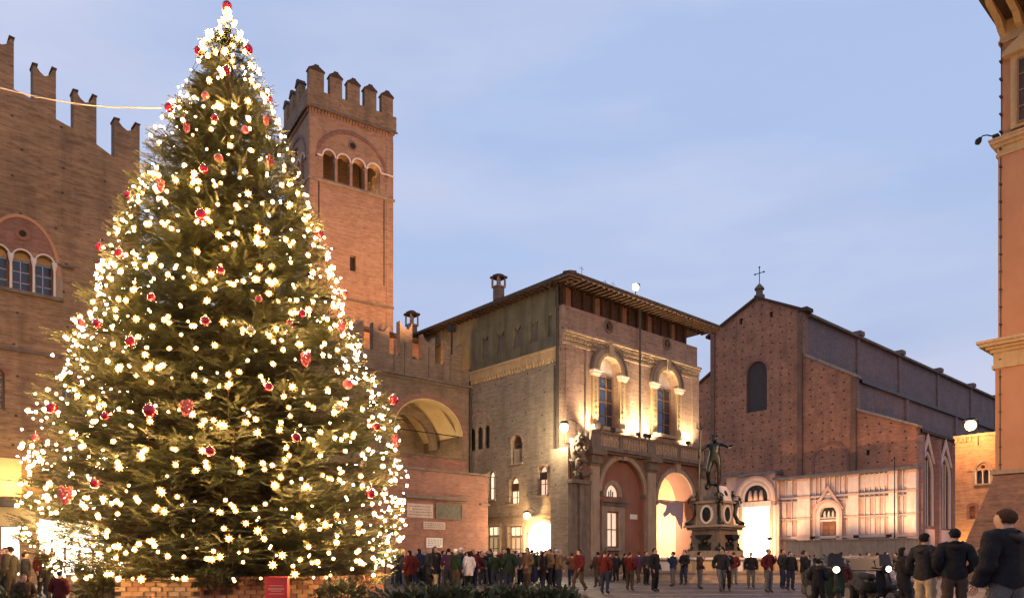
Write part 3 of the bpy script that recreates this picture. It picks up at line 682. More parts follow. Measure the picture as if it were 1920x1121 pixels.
fbox(WFace, 'loggia_side_wall', 'brick_wing', Wg, ax1, ax1+.3, zb, zA-rz_, .91, 6.5); fbox(WFace, 'loggia_side_wall', 'brick_wing', Wg, ax0-.3, ax0, zb, zA-rz_, .91, 6.5)
q = WFace.at(WY+6.4); a0, a1, z0, z1 = q.r(822, 820, 842, 862); fbox(q, 'door', 'stone', Wg, a0-.3, a1+.3, zb, z1+.3, 0, .06); fbox(q, 'door', 'netting', Wg, a0, a1, zb, z1, -.05, .0)
m = MB(); WFace.box(m, ax0-1, ax1+.0, zb-.02, WFace.z(803, 857), -.5, -.1); pw_ = m.build('terrace_parapet', 'brick_block', Wg)
m = MB(); WFace.box(m, ax0-1, ax1+.0, WFace.z(803, 857), WFace.z(803, 857)+.16, -.65, 0); m.build('coping', 'stone_dark', Wg)
m = MB(); m.tube([WFace.f(ax0, .45, zA-rz_), WFace.f(ax1, .45, zA-rz_)], .05, 6); m.build('tie_rod', 'iron', Wg)
lamp(WFace.w((ax0+ax1)/2+1, 2.2, zb+.6), 380, (1, .72, .38), .3)

# ------------------------------------------------------------------ low brick block with plaques
BF = NF.at(5.65); Bk = root('brick_block', 'low pink brick annex with stone plaques on its wall, below the loggia', 'building', NO, R41)
bx1 = BF.a(915); zt = 8.43
m = MB(); BF.box(m, bx1-16, bx1, 0, zt, 0, WY-5.65-.02); m.build('wall', 'brick_block', Bk)
m = MB(); BF.box(m, bx1-16.1, bx1+.12, zt, zt+.16, -.14, WY-5.65-.03); m.build('coping', 'stone_dark', Bk)
q = BF.r(757, 931, 873, 936); fbox(BF, 'ledge', 'stone_dark', Bk, q[0], q[1], q[2], q[3]+.05, -.28, 0)
q = BF.r(899, 944, 915, 947); fbox(BF, 'ledge', 'stone_dark', Bk, q[0], q[1]+.1, q[2], q[3], -.15, 0)
def plaque(x0, y0, x1, y1, mat, lab, lines=0, fr=None):
    q = BF.r(x0, y0, x1, y1); p_ = fbox(BF, 'plaque', mat, Bk, q[0], q[1], q[2], q[3], -.07, 0, label=lab)
    if fr:
        fplate(BF, 'plaque_frame', fr, p_, rect(q[0]-.1, q[1]+.1, q[2]-.1, q[3]+.1), [rect(q[0], q[1], q[2], q[3])], -.12, 0)
    m = MB()
    for k in range(lines):
        z = q[3]-(q[3]-q[2])*(k+1)/(lines+1); x = q[0]+.12
        while x < q[1]-.2:
            l = random.uniform(.08, .3); BF.box(m, x, min(x+l, q[1]-.12), z-.03, z+.03, -.078, -.07); x += l+.07
    if lines: m.build('inscription', 'stone_dark', p_, kind='stuff')
plaque(763, 944, 811, 970, 'plaque', 'pale worn stone plaque', 4)
plaque(818, 946, 864, 971, 'plaque_dark', 'dark bronze relief plaque', 0, 'stone_dark')
plaque(793, 978, 834, 992, 'plaque', 'narrow pale inscription plaque', 3)
plaque(799, 1008, 829, 1026, 'white_panel', 'white notice panel', 4)

# ------------------------------------------------------------------ brick tower
TO = (-.2714*70, 70, 0); R34 = radians(33)
TF = Face(TO, R34, 'y'); TL = Face(TO, R34, 'x')
T = root('brick_tower', 'tall square brick tower with battlements and arched belfry openings behind the tree', 'tower', TO, R34)
TW = TF.a(737); TD = TL.a(535)
zS = TF.z(660, 352); z_c = TF.z(583, 199); z_m = TF.z(583, 168); z_t = TF.z(600, 128)
bel = []
for i, (x0, x1, yt, yb) in enumerate(((606, 628, 281, 332), (633, 656, 290, 342), (661, 684, 300, 351), (689, 713, 309, 361))):
    q = TF.r(x0, yt, x1, yb); bel.append((q[0], q[1], q[2], q[3]))
slit = TF.r(656, 479, 667, 508); zlit = TF.z(655, 335)
bz0 = min(q[2] for q in bel)-.0
bel = [(q[0], q[1], bz0, sum(p[3] for p in bel)/4) for q in bel]
fplate(TF, 'wall', 'brick_tower', T, rect(0, TW, 0, z_c), [arch(*q) for q in bel]+[rect(*slit)], 0, .9, label='front wall of the tower, floodlit orange')
lb = [(1.5+i*1.35, 1.5+i*1.35+1.0, bz0, bel[0][3]) for i in range(4)]
fplate(TL, 'wall', 'brick_tower', T, rect(.9, TD, 0, z_c), [arch(*q) for q in lb], 0, .9, label='left wall of the tower')
m = MB(); m.box(TW-.9, TW, .901, TD, 0, bz0-.3); m.box(TW-.9, TW, .901, TD, bel[0][3]+.3, z_c)
for y_ in (.901, 3.2, 5.0, TD-.7): m.box(TW-.9, TW, y_, y_+.6, bz0-.3, bel[0][3]+.3)
m.build('side_wall', 'brick_tower', T)
m = MB(); m.box(.9, TW-.9, TD-.9, TD, 0, z_c); m.build('side_wall', 'brick_tower', T)
m = MB(); m.box(.9, TW-.9, .9, TD-.9, bz0-.6, bz0-.4); m.box(.9, TW-.9, .9, TD-.9, z_c-.4, z_c-.2); m.build('belfry_floor', 'wood', T)
# columns and archivolts
for i in range(3):
    a = (bel[i][1]+bel[i+1][0])/2; m = MB(); m.lathe(TF.f(a, .25, bz0), [(.16, 0), (.11, .12), (.1, 1.7), (.16, 1.95), (.2, 2.1)], 10); m.build('column', 'marble', T, smooth=True)
for q in bel: fplate(TF, 'arch_moulding', 'marble', T, band(q[0]+.02, q[1]-.02, q[3]-(q[1]-q[0])/2, q[3]-.02, .14), [], -.07, -.002)
for q in lb: fplate(TL, 'arch_moulding', 'marble', T, band(q[0]+.02, q[1]-.02, q[3]-(q[1]-q[0])/2, q[3]-.02, .12), [], -.07, -.002)
for i in range(3):
    a = (lb[i][1]+lb[i+1][0])/2; m = MB(); m.lathe(TL.f(a, .25, bz0), [(.16, 0), (.1, .12), (.1, 1.7), (.2, 2.1)], 8); m.build('column', 'marble', T, smooth=True)
for F_, L_, b_ in ((TF, TW, bel), (TL, TD, lb)):
    m = MB(); F_.box(m, -.14, L_+.14, bz0-.42, bz0-.2, -.16, -.002); m.build('string_course', 'stone', T)
    a0, a1 = b_[0][0]-.5, b_[3][1]+.5
    fplate(F_, 'relieving_arch', 'brick_block', T, band(a0, a1, bz0+2.0, b_[0][3]+2.1, .3, rise=3.2, n=14), [], -.08, -.002)
    fbox(F_, 'impost', 'marble', T, a0-.1, a0+.45, bz0+2.0, bz0+2.15, -.12, -.002); fbox(F_, 'impost', 'marble', T, a1-.45, L_+.05, bz0+2.0, bz0+2.15, -.12, -.002)
    c = (a0+a1)/2
    fplate(F_, 'round_window', 'brick_wing', T, circ(c, b_[0][3]+1.1, .42), [circ(c, b_[0][3]+1.1, .3)], -.1, -.002); fplate(F_, 'pane', 'dark', T, circ(c, b_[0][3]+1.1, .3), [], -.02, -.004)
    for a in (.0, L_-.75): fbox(F_, 'pilaster_strip', 'brick_tower', T, a+.003, a+.75, 0, z_c-.8, -.06, -.001)
    m = MB()
    for k in range(26): a = .2+k*(L_-.4)/26; F_.box(m, a, a+.16, z_c-.5, z_c-.1, -.12, 0)
    m.build('corbel_table', 'brick_tower', T, kind='stuff')
# parapet
m = MB(); m.box(-.25, TW+.25, -.25, .45, z_c, z_m); m.box(-.25, .45, .451, TD+.25, z_c, z_m); m.box(TW-.45, TW+.25, .451, TD+.25, z_c, z_m); m.box(.451, TW-.451, TD-.45, TD+.25, z_c, z_m)
m.build('parapet', 'brick_left', T)
m = MB(); m.box(-.35, TW+.35, -.35, -.252, z_c-.12, z_c+.05); m.box(-.35, -.252, -.25, TD+.35, z_c-.12, z_c+.05); m.build('string_course', 'stone_dark', T)
def tmer(F_, a0, a1, d0=-.25, d1=.4):
    c = (a0+a1)/2
    mo = fplate(F_, 'merlon', 'brick_left', T, rect(a0, a1, z_m, z_t-.55), [], d0, d1)
    fplate(F_, 'merlon_cap', 'tile', mo, [(a0-.08, z_t-.55), (a1+.08, z_t-.55), (a1+.08, z_t-.45), (c+.2, z_t-.1), (c+.2, z_t), (c-.2, z_t), (c-.2, z_t-.1), (a0-.08, z_t-.45)], [], d0-.08, d1+.08)
for x0, x1 in ((578, 606), (617, 640), (650, 673), (682, 704), (714, 735)): tmer(TF, TF.a(x0), TF.a(x1))
for k in range(1, 4): tmer(TL, .4+k*2.0, 1.45+k*2.0)
TB = TF.at(TD-.3)
for k in range(5): tmer(TB, .3+k*1.95, 1.5+k*1.95)
MB().tube([TF.f(.9, -.05, bz0-.5), TF.f(.9, -.05, bz0-7)], .05, 5).build('downpipe', 'copper', T)
MB().tube([TF.f(TW-1.0, -.1, bz0-.5), TF.f(TW-1.0, -.1, bz0-9)], .04, 5).build('downpipe', 'copper', T)
fbox(TF, 'string_course', 'stone_dark', T, -.05, TW+.05, TF.z(660, 565), TF.z(660, 565)+.22, -.14, -.062)
m = MB(); TF.box(m, *slit, .5, .6); m.build('pane', 'dark', T)
lamp(TF.w(TW*.8, 2.2, bz0+.4), 260, (1, .72, .38), .2)
# floodlight for the tower on the wing roof
flw = TF.w(TW*.7, -17, 19.0)
fl = root('floodlight', 'floodlight on the wing roof aimed up at the brick tower', 'floodlight', flw, R34)
MB().box(-.3, .3, -.2, .2, .3, .7).build('housing', 'iron', fl); MB().box(-.05, .05, -.05, .05, -1.5, .3).build('stand', 'iron', fl)
lamp(flw+Vector((0, .4, .9)), 21000, (1, .50, .22), .2, target=TF.w(TW*.4, 0, 36), angle=80)

# ------------------------------------------------------------------ brick palace at far left
LT = 6.6; LO = (-.6857*38+.749*LT, 38+.663*LT, 0)
LF = Face(LO, R41, 'y'); Lb = root('battlemented_palace', 'dark brick palace with swallowtail battlements at the left edge', 'building', LO, R41)
rim = [(-14, LF.z(25, 167)+3.5)]
def P(px, py): return (LF.a(px), LF.z(px, py))
rimpts = [(-40, 130), (25, 167), (62, 187), (102, 222), (137, 241), (180, 270), (215, 296), (262, 312)]
a_rim = [P(*p) for p in rimpts]
tri = [LF.r(24, 468, 60, 548), LF.r(67, 472, 101, 551), LF.r(-22, 463, 17, 546)]
tz0 = LF.z(45, 546); tz1 = LF.z(45, 470)
tri = [(q[0], q[1], tz0, tz1) for q in tri]
lw1 = LF.r(-20, 690, 9, 766); lw2 = LF.r(117, 700, 140, 760)
shop1 = LF.r(3, 988, 37, 1046); shop2 = LF.r(74, 975, 196, 1045); 
base = [(-16, 0), (0, 0)]
outline = [(-16, 0), (0, 0)]+[(min(0, a), z) for a, z in a_rim[::-1]]+[(-16, a_rim[0][1]+2)]
fplate(LF, 'wall', 'brick_left', Lb, outline, [arch(*q) for q in tri]+[arch(*lw1), arch(*lw2), rect(shop1[0], shop1[1], .4, shop1[3]), rect(shop2[0], shop2[1], .4, shop2[3])], 0, .8)
m = MB(); m.box(-.8, 0, .801, 14, 0, LF.z(262, 312)); m.build('side_wall', 'brick_left', Lb)
for x0, y0t, x1, y1t, yb0, yb1 in ((-22, 60, 26, 75, 140, 168), (62, 122, 105, 133, 190, 224), (138, 171, 181, 184, 242, 272), (215, 224, 262, 237, 296, 312)):
    pa, pb = P(x0, y0t), P(x1, y1t); c = ((pa[0]+pb[0])/2, LF.z((x0+x1)/2, (y0t+y1t)/2)-.42)
    w = pb[0]-pa[0]
    qa, qb = P(x0, yb0+3), P(x1, yb1+3)
    ol = [qa, qb, pb, (pb[0]-.14*w, pb[1]+.02), (pb[0]-.3*w, c[1]+.1), (c[0], c[1]-.02), (pa[0]+.3*w, c[1]+.12), (pa[0]+.12*w, pa[1]+.03), pa]
    mo = fplate(LF, 'merlon', 'brick_left', Lb, ol, [], .002, .75)
    m = MB(); LF.plate(m, [pb, (pb[0]-.2*w, pb[1]+.03), (pb[0]-.2*w, pb[1]+.13), (pb[0]+.05, pb[1]+.1)], [], -.05, .8); LF.plate(m, [(pa[0]-.05, pa[1]+.1), (pa[0]+.2*w, pa[1]+.13), (pa[0]+.2*w, pa[1]+.03), pa], [], -.05, .8); m.build('merlon_cap', 'tile', mo)
# trifora
cA = (tri[0][0]+tri[0][1])/2; 
fplate(LF, 'arch_moulding', 'plaster_orange', Lb, band(tri[2][0]-.1, tri[1][1]+.15, tz1-1.0, tz1+1.65, .16, rise=2.6, n=14), [], -.08, -.001)
fplate(LF, 'tympanum', 'brick_block', Lb, arch(tri[2][0]-.1, tri[1][1]+.15, tz1-.0, tz1+1.65, 'round', 14, 1.65), [circ(cA, tz1+.85, .16)], -.03, -.001)
fplate(LF, 'round_window', 'plaster_salmon', Lb, circ(cA, tz1+.85, .36), [circ(cA, tz1+.85, .18)], -.08, -.031); fplate(LF, 'pane', 'dark', Lb, circ(cA, tz1+.85, .18), [], -.028, -.012)
for q in tri:
    fplate(LF, 'arch_moulding', 'marble', Lb, band(q[0]+.02, q[1]-.02, q[3]-(q[1]-q[0])/2, q[3]-.02, .07), [], -.1, -.032)
    w_ = window(LF, Lb, q[0], q[1], q[2], q[3], .4, 'glass', 'round', 2, 3, fw=.06)
    fplate(LF, 'fanlight', 'stone_ochre', Lb, arch(q[0]+.04, q[1]-.04, q[3]-(q[1]-q[0])/2, q[3]-.04), [], .36, .395)
for px in (20, 63, 102):
    a = LF.a(px); m = MB(); m.lathe(LF.f(a, -.04, tz0), [(.09, 0), (.065, .08), (.055, 1.35), (.10, 1.5), (.16, 1.78)], 10); m.build('column', 'marble', Lb, smooth=True)
fbox(LF, 'pilaster', 'stone', Lb, LF.a(104), LF.a(117), tz0, LF.z(110, 500), -.05, -.002)
fbox(LF, 'impost', 'stone_dark', Lb, LF.a(103), LF.a(138), LF.z(120, 501), LF.z(120, 497), -.14, -.001)
fbox(LF, 'sill', 'stone_dark', Lb, LF.a(-22), LF.a(118), tz0-.18, tz0, -.16, 0)
z_ = LF.z(60, 660); fbox(LF, 'string_course', 'stone_dark', Lb, -16, .05, z_-.1, z_+.08, -.12, 0)
for q in (lw1, lw2):
    window(LF, Lb, q[0], q[1], q[2], q[3], .4, 'glass', 'round', 2, 3, fw=.06)
    fplate(LF, 'arch_moulding', 'brick_block', Lb, band(q[0], q[1], q[3]-(q[1]-q[0])/2, q[3], .18), [], -.05, 0)
# lit ground floor: panel, canopy, shops
q = LF.r(-30, 858, 40, 930); fbox(LF, 'plaster_panel', 'yellow_plaster', Lb, q[0], q[1], q[2], q[3], -.06, 0)
z_ = LF.z(20, 950); m = MB(); LF.box(m, -16, LF.a(205), z_, z_+.42, -1.1, 0); m.build('canopy', 'stone_dark', Lb)
fbox(LF, 'plaster_panel', 'yellow_plaster', Lb, LF.a(-10), LF.a(66), shop1[3]+.05, z_-.02, -.05, -.001)
for q, nm, lab in ((shop1, 'shop_window', 'narrow white lit shop window'), (shop2, 'shop_window', 'wide blazing white shop window')):
    fbox(LF, nm, 'lit_shop', Lb, q[0], q[1], .5, q[3], .2, .25, label=lab)
fbox(LF, 'shop_fascia', 'lit_shop', Lb, LF.a(78), LF.a(192), LF.z(130, 1012), LF.z(130, 978), -.25, -.05, label='long lit white shop fascia')
m = MB()
for px in (98, 122, 150, 175): LF.box(m, LF.a(px)-.05, LF.a(px)+.05, .4, LF.z(130, 1012), -.02, .15)
m.build('mullion', 'frame_wood', Lb)
lamp(LF.w(LF.a(20), -1.0, LF.z(20, 945)+.9), 260, (1, .62, .2), .2)
lamp(LF.w(LF.a(110), -2.2, 3.2), 350, WHITE, .5)

# ------------------------------------------------------------------ cathedral
KO = (.389*144.8, 144.8, 0)
KF = Face(KO, R41, 'x'); KS = Face(KO, R41, 'y')
K = root('brick_basilica', 'huge unfinished brick basilica with a stepped gable and a lit marble lower front', 'church', KO, R41)
E = -20.7
yL = KF.a(1335); yLL = KF.a(1290); yA = KF.a(1420)
zl, zr_, za = KF.z(1335, 625), KF.z(1505, 583), KF.z(1420, 560)
win = KF.r(1399, 677, 1438, 771); aw = [KF.r(1386, 597, 1392, 608), KF.r(1443, 584, 1449, 595)]
rw = KF.r(1624, 843, 1630, 853)
ba = KF.r(1527, 833, 1588, 880)
aisle_t0 = KF.z(1511, 667); aisle_t1 = KF.z(1605, 706)
low_t0 = KF.z(1612, 769); low_t1 = KF.z(1708, 801)
fplate(KF, 'gable_wall', 'brick_church', K, [(0, 0), (yL, 0), (yL, zl), (yA, za), (0, zr_)], [arch(win[0], win[1], win[2], win[3])]+[rect(*q) for q in aw], 0, 2, label='tall central gable of rough brick')
fplate(KF, 'aisle_wall', 'brick_church', K, [(-10.2, 0), (-.001, 0), (-.001, aisle_t0), (-10.2, aisle_t1)], [], .05, 2)
fplate(KF, 'aisle_wall', 'brick_church', K, [(E, 0), (-10.201, 0), (-10.201, low_t0), (E, low_t1)], [rect(*rw)], .1, 2)
fplate(KF, 'aisle_wall', 'brick_church', K, [(yL+.001, 0), (yL+12, 0), (yL+12, KF.z(1335, 700)-7), (yL+.001, KF.z(1335, 700))], [], .05, 2)
fplate(KF, 'window_infill', 'netting', K, arch(*win), [], .5, .6, label='tall dark arched window')
for q in aw+[rw]: fbox(KF, 'window_infill', 'dark', K, *q, .6, .7)
fplate(KF, 'arch_moulding', 'brick_block', K, band(win[0], win[1], win[3]-(win[1]-win[0])/2, win[3], .5), [], -.06, -.001)
fplate(KF, 'relieving_arch', 'brick_block', K, band(ba[0], ba[1], ba[2]-.5, ba[3], .5), [], -.08, .049)
# rough toothed masonry: putlog ledges and buttress strips
for y_, zt in ((.35, zr_-.3), (yL-.35, zl-.3), (-10.0, aisle_t1-.2)):
    fbox(KF, 'buttress', 'brick_scarp', K, y_-.45, y_+.45, 16, zt, -.5, -.001)
# roof edges
def rake(F_, pts, th, over, mat='tile', name='roof_edge', d1=1.5):
    for (a0, z0), (a1, z1) in zip(pts[:-1], pts[1:]):
        fplate(F_, name, mat, K, [(a0, z0), (a1, z1), (a1, z1+th), (a0, z0+th)], [], -over, d1)
rake(KF, [(yL+1.3, zl-.9), (yA, za)], .5, .5); rake(KF, [(yA, za), (-.2, zr_)], .5, .5)
rake(KF, [(-.6, aisle_t0), (-10.6, aisle_t1-.15)], .45, .5, 'stone')
rake(KF, [(-10.6, low_t0), (E-.4, low_t1-.1)], .4, .5, 'stone')
rake(KF, [(yL+12, KF.z(1335, 700)-7), (yL, KF.z(1335, 700))], .5, .5)
# nave body
NLn = 118
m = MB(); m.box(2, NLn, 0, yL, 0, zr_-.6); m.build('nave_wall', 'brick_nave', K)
m = MB(); n0 = len(m.v); m.v += [(1, -.8, zr_-.2), (NLn, -.8, zr_-.2), (NLn, yA, za), (1, yA, za), (1, yL+.8, zl-.4), (NLn, yL+.8, zl-.4)]; m.f += [(0, 1, 2, 3), (3, 2, 5, 4), (0, 3, 4), (1, 5, 2), (0, 4, 5, 1)]; m.build('nave_roof', 'tile', K)
m = MB(); m.box(2, NLn, -.9, 0.0, zr_-.75, zr_-.25); m.build('nave_cornice', 'brick_wing', K)
for px in (1607, 1685, 1757, 1819, 1866):
    a = KS.a(px)
    if a > NLn: continue
    m = MB(); m.box(a-.6, a+.6, -.4, 0, 33, zr_-.7); m.box(a-1.1, a+1.1, -1.2, .5, zr_-.2, zr_+.7); m.build('buttress', 'brick_nave', K)
m = MB(); m.box(-.4, 2.2, -1.1, .8, zr_-.1, zr_+.6); m.build('buttress_cap', 'tile', K)
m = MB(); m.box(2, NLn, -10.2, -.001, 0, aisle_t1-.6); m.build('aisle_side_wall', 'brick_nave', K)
m = MB(); m.v += [(1.5, -10.8, aisle_t1-.4), (NLn, -10.8, aisle_t1-.4), (NLn, -.01, aisle_t0-.4), (1.5, -.01, aisle_t0-.4), (1.5, -10.8, aisle_t1-.9), (NLn, -10.8, aisle_t1-.9)]; m.f += [(0, 1, 2, 3), (4, 5, 1, 0)]; m.build('aisle_roof', 'lead', K)
KA = KS.at(-10.2)
for px in (1698, 1790):
    a = KA.a(px); fbox(KA, 'buttress', 'brick_nave', K, a-.6, a+.6, 20, aisle_t1-.9, -.45, -.001)
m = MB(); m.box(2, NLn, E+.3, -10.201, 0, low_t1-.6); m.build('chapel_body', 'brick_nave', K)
m = MB(); m.v += [(1.2, E-.5, low_t1-.3), (NLn, E-.5, low_t1-.3), (NLn, -10.21, low_t0-.1), (1.2, -10.21, low_t0-.1), (1.2, E-.5, low_t1-.8), (NLn, E-.5, low_t1-.8)]; m.f += [(0, 1, 2, 3), (4, 5, 1, 0)]; m.build('chapel_roof', 'tile', K)
KC = KS.at(E)
ch = [KC.r(1726, 850, 1745, 985), KC.r(1760, 855, 1778, 990)]
chz = [(q[0], q[1], max(q[2], 7), min(q[3], 20)) for q in ch]
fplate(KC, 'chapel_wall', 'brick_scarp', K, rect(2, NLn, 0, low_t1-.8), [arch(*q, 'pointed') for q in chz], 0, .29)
for q in chz:
    a0, a1, z0, z1 = q
    fplate(KC, 'window_surround', 'marble_grey', K, band(a0, a1, z0, z1, .5, 'pointed'), [], -.3, -.001)
    c = (a0+a1)/2; fplate(KC, 'window_gable', 'marble_pink', K, [(a0-.8, z1-1.5), (c, z1+3.6), (a1+.8, z1-1.5), (a1+.3, z1-1.5), (c, z1+2.0), (a0-.3, z1-1.5)], [], -.5, -.301)
    fplate(KC, 'pane', 'glass', K, arch(a0, a1, z0, z1, 'pointed'), [], .22, .27)
    m = MB()
    for k in range(1, 4): x = a0+(a1-a0)*k/4; KC.box(m, x-.08, x+.08, z0, z1-1.0, .05, .2)
    m.build('mullion', 'marble_grey', K)
for a in (KC.a(1722)-.3, KC.a(1752), KC.a(1786)): fbox(KC, 'buttress', 'brick_nave', K, a-.5, a+.5, 0, low_t1-1.5, -1.0, -.002)
fbox(KC, 'plinth', 'marble_pink', K, 2, NLn, 0, 6.8, -.25, -.003)
# finial cross
KX = KF.at(.8); p = KX.f(yA, 0, za)
m = MB(); m._lathe((p[0], p[1], p[2]+.3), [(1.1, -.8), (1.1, .5), (.7, .7), (.7, 1.6), (1.0, 1.7), (1.0, 1.95), (.2, 2.9)], 8); f_ = m.build('finial', 'brick_wing', K)
m = MB(); m.tube([(p[0], p[1], p[2]+3.0), (p[0], p[1], p[2]+6.6)], .09, 6); m.tube([(p[0], p[1]-1.0, p[2]+5.4), (p[0], p[1]+1.0, p[2]+5.4)], .08, 6)
for dy, dz_ in ((-1.0, 5.4), (1.0, 5.4), (0, 6.6)): m.ball((p[0], p[1]+dy, p[2]+dz_), .2, 6)
m.build('cross', 'iron', f_)
# marble front
KM = KF.at(-1.0)
mL = KM.a(1456); mR = KM.a(1719); zt = KM.z(1590, 889); zb_ = 4.8; 
fplate(KM, 'marble_front', 'marble_pink', K, rect(mR, mL, zb_, zt), [], .3, .98)
fbox(KM, 'slate_eave', 'lead', K, mR-.6, mL+.2, zt, zt+.45, -1.3, .98)
def Z(y): return KM.z(1590, y)
zR1, zR2, zB1 = Z(929), Z(970), Z(1004)
for zz, hh, dd in ((zR1, .35, .35), (zR2, .28, .3), (zB1-.4, .5, .5), (Z(935), .2, .2)):
    fbox(KM, 'string_course', 'marble_grey', K, mR-.1, mL+.05, zz, zz+hh, -dd, .3)
pil = [(1497, 1520), (1592, 1611), (1668, 1684), (1702, 1719), (1456, 1462)]
for x0, x1 in pil:
    a0, a1 = sorted((KM.a(x0), KM.a(x1)))
    o_ = fbox(KM, 'pilaster', 'marble', K, a0, a1, zb_, zt-.01, -.42, .3)
    for zz, hh in ((zR1, .4), (zR2, .35), (zB1-.4, .7), (zt-.6, .5)): fbox(KM, 'pilaster_band', 'marble_pink', o_, a0-.15, a1+.15, zz, zz+hh, -.62, -.42)
def panels(x0, x1, n, rows, mats, inset=.16):
    for i in range(n):
        b0, b1 = x0+(x1-x0)*i/n, x0+(x1-x0)*(i+1)/n
        a0, a1 = sorted((KM.a(b0), KM.a(b1)))
        for j, (z0, z1, kd) in enumerate(rows):
            mt = mats[(i+j) % len(mats)]
            if kd == 'arch':
                fplate(KM, 'panel', mt, K, arch(a0+inset, a1-inset, z0+.15, z1-.15, 'pointed', 4), [], .12, .299)
            else: fbox(KM, 'panel', mt, K, a0+inset, a1-inset, z0+.15, z1-.15, .16, .299)
            if True:
                m = MB(); KM.box(m, a0-.06, a0+.12, z0, z1, -.02, .3); m.build('colonnette', 'marble', K)
rows3 = [(zB1+.15, zR2-.05, 'arch'), (zR2+.3, zR1-.05, 'arch'), (zR1+.35, zt-.1, 'rect')]
panels(1463, 1496, 3, rows3, ('marble_pink', 'marble'))
panels(1612, 1667, 6, rows3, ('marble', 'marble_pink'))
panels(1685, 1701, 2, rows3, ('marble_grey', 'marble'))
panels(1521, 1537, 2, rows3, ('marble', 'marble_pink')); panels(1575, 1591, 2, rows3, ('marble', 'marble_pink'))
panels(1538, 1574, 4, [(zR1+.35, zt-.1, 'rect')], ('marble', 'marble_pink'))
fbox(KM, 'frieze_panel', 'marble', K, *sorted((KM.a(1613), KM.a(1663))), zt-2.6, zt-.3, .05, .159)
# side portal
dq = KM.r(1542, 977, 1567, 1007); dl = KM.r(1540, 950, 1569, 972)
fplate(KM, 'portal_surround', 'marble', K, band(dq[0]-.3, dq[1]+.3, zb_, dl[3]+.2, .7), [], -.5, .3)
fplate(KM, 'portal_surround', 'marble_pink', K, band(dq[0]-1.0, dq[1]+1.0, zb_, dl[3]+.9, .5), [], -.75, .3)
c = (dq[0]+dq[1])/2; gz = KM.z(1552, 945)
fplate(KM, 'portal_gable', 'marble_pink', K, [(c-3.0, gz-1.0), (c, KM.z(1552, 910)), (c+3.0, gz-1.0), (c+2.4, gz-1.0), (c, KM.z(1552, 918)), (c-2.4, gz-1.0)], [], -.6, .2)
fplate(KM, 'portal_gable', 'marble', K, [(c-2.2, gz-.6), (c, KM.z(1552, 921)), (c+2.2, gz-.6)], [], -.1, .2)
fplate(KM, 'medallion', 'marble', K, circ(c, KM.z(1552, 930), .6), [], -.3, -.1)
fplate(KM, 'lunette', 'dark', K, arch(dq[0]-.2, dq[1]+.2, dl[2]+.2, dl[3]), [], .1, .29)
m = MB()
for k in (-.8, 0, .8): m.tube([KM.f(c+k, 0, dl[2]+.3), KM.f(c+k, -.05, dl[2]+1.1), KM.f(c+k, 0, dl[2]+1.5)], [.3, .22, .14], 7)
m.build('lunette_figures', 'marble', K, smooth=True)
d_ = fbox(KM, 'door', 'door', K, dq[0], dq[1], zb_, dq[3], .0, .29)
for s in (0, 1):
    for j in range(3):
        a0 = dq[0]+.15+s*(dq[1]-dq[0])/2; fbox(KM, 'door_panel', 'frame_wood', d_, a0, a0+(dq[1]-dq[0])/2-.3, zb_+.3+j*.95, zb_+1.05+j*.95, -.06, -.001)
fbox(KM, 'lintel', 'marble', K, dq[0]-.5, dq[1]+.5, dq[3], dq[3]+.35, -.3, .29)
# main portal, on its own taller block
KP = KF.at(-2.2)
pL, pR = KP.a(1362), KP.a(1453); ptz = KP.z(1405, 892)
pd = KP.r(1393, 950, 1443, 1040); pd = (pd[0], pd[1], .6, pd[3]); lun = KP.r(1398, 910, 1439, 938)
pc = (lun[0]+lun[1])/2
fplate(KP, 'main_portal', 'marble_pink', K, rect(pR, pL, 0, ptz), [rect(pd[0], pd[1], .6, pd[3])], 0, 2.19, label='main portal block with concentric arches round a blazing doorway')
fbox(KP, 'slate_eave', 'lead', K, pR-.6, pL+.6, ptz, ptz+.5, -1.0, 2.1)
for k, mt in enumerate(('marble', 'marble_pink', 'marble', 'marble_pink')):
    w_ = .45; a0, a1 = lun[0]-.1-k*w_, lun[1]+.1+k*w_
    fplate(KP, 'archivolt', mt, K, band(a0, a1, lun[2]-.2, lun[3]+.1+k*w_, w_), [], -.2-k*.12, -.002)
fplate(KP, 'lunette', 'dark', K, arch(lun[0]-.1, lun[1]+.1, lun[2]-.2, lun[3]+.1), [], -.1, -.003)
m = MB()
for k in (-1.2, 0, 1.2): m.tube([KP.f(pc+k, -.2, lun[2]), KP.f(pc+k, -.3, lun[2]+1.4), KP.f(pc+k, -.2, lun[2]+2.0)], [.5, .35, .18], 8)
m.build('lunette_figures', 'marble_pink', K, smooth=True)
fbox(KP, 'lintel', 'marble', K, pd[0]-.5, pd[1]+.5, pd[3], lun[2]-.2, -.35, -.002)
for s in (-1, 1):
    for k in range(3):
        x = (pd[0]-.35-k*.8) if s < 0 else (pd[1]+.35+k*.8)
        m = MB(); KP.box(m, x-.3, x+.3, .6, pd[3]+.2, -.2-.12*k, -.002); m.build('jamb', 'marble' if k % 2 else 'marble_pink', K)
fbox(KP, 'lit_doorway', 'lit_hot', K, pd[0], pd[1], .6, pd[3], .8, .9, label='doorway blazing with white light')
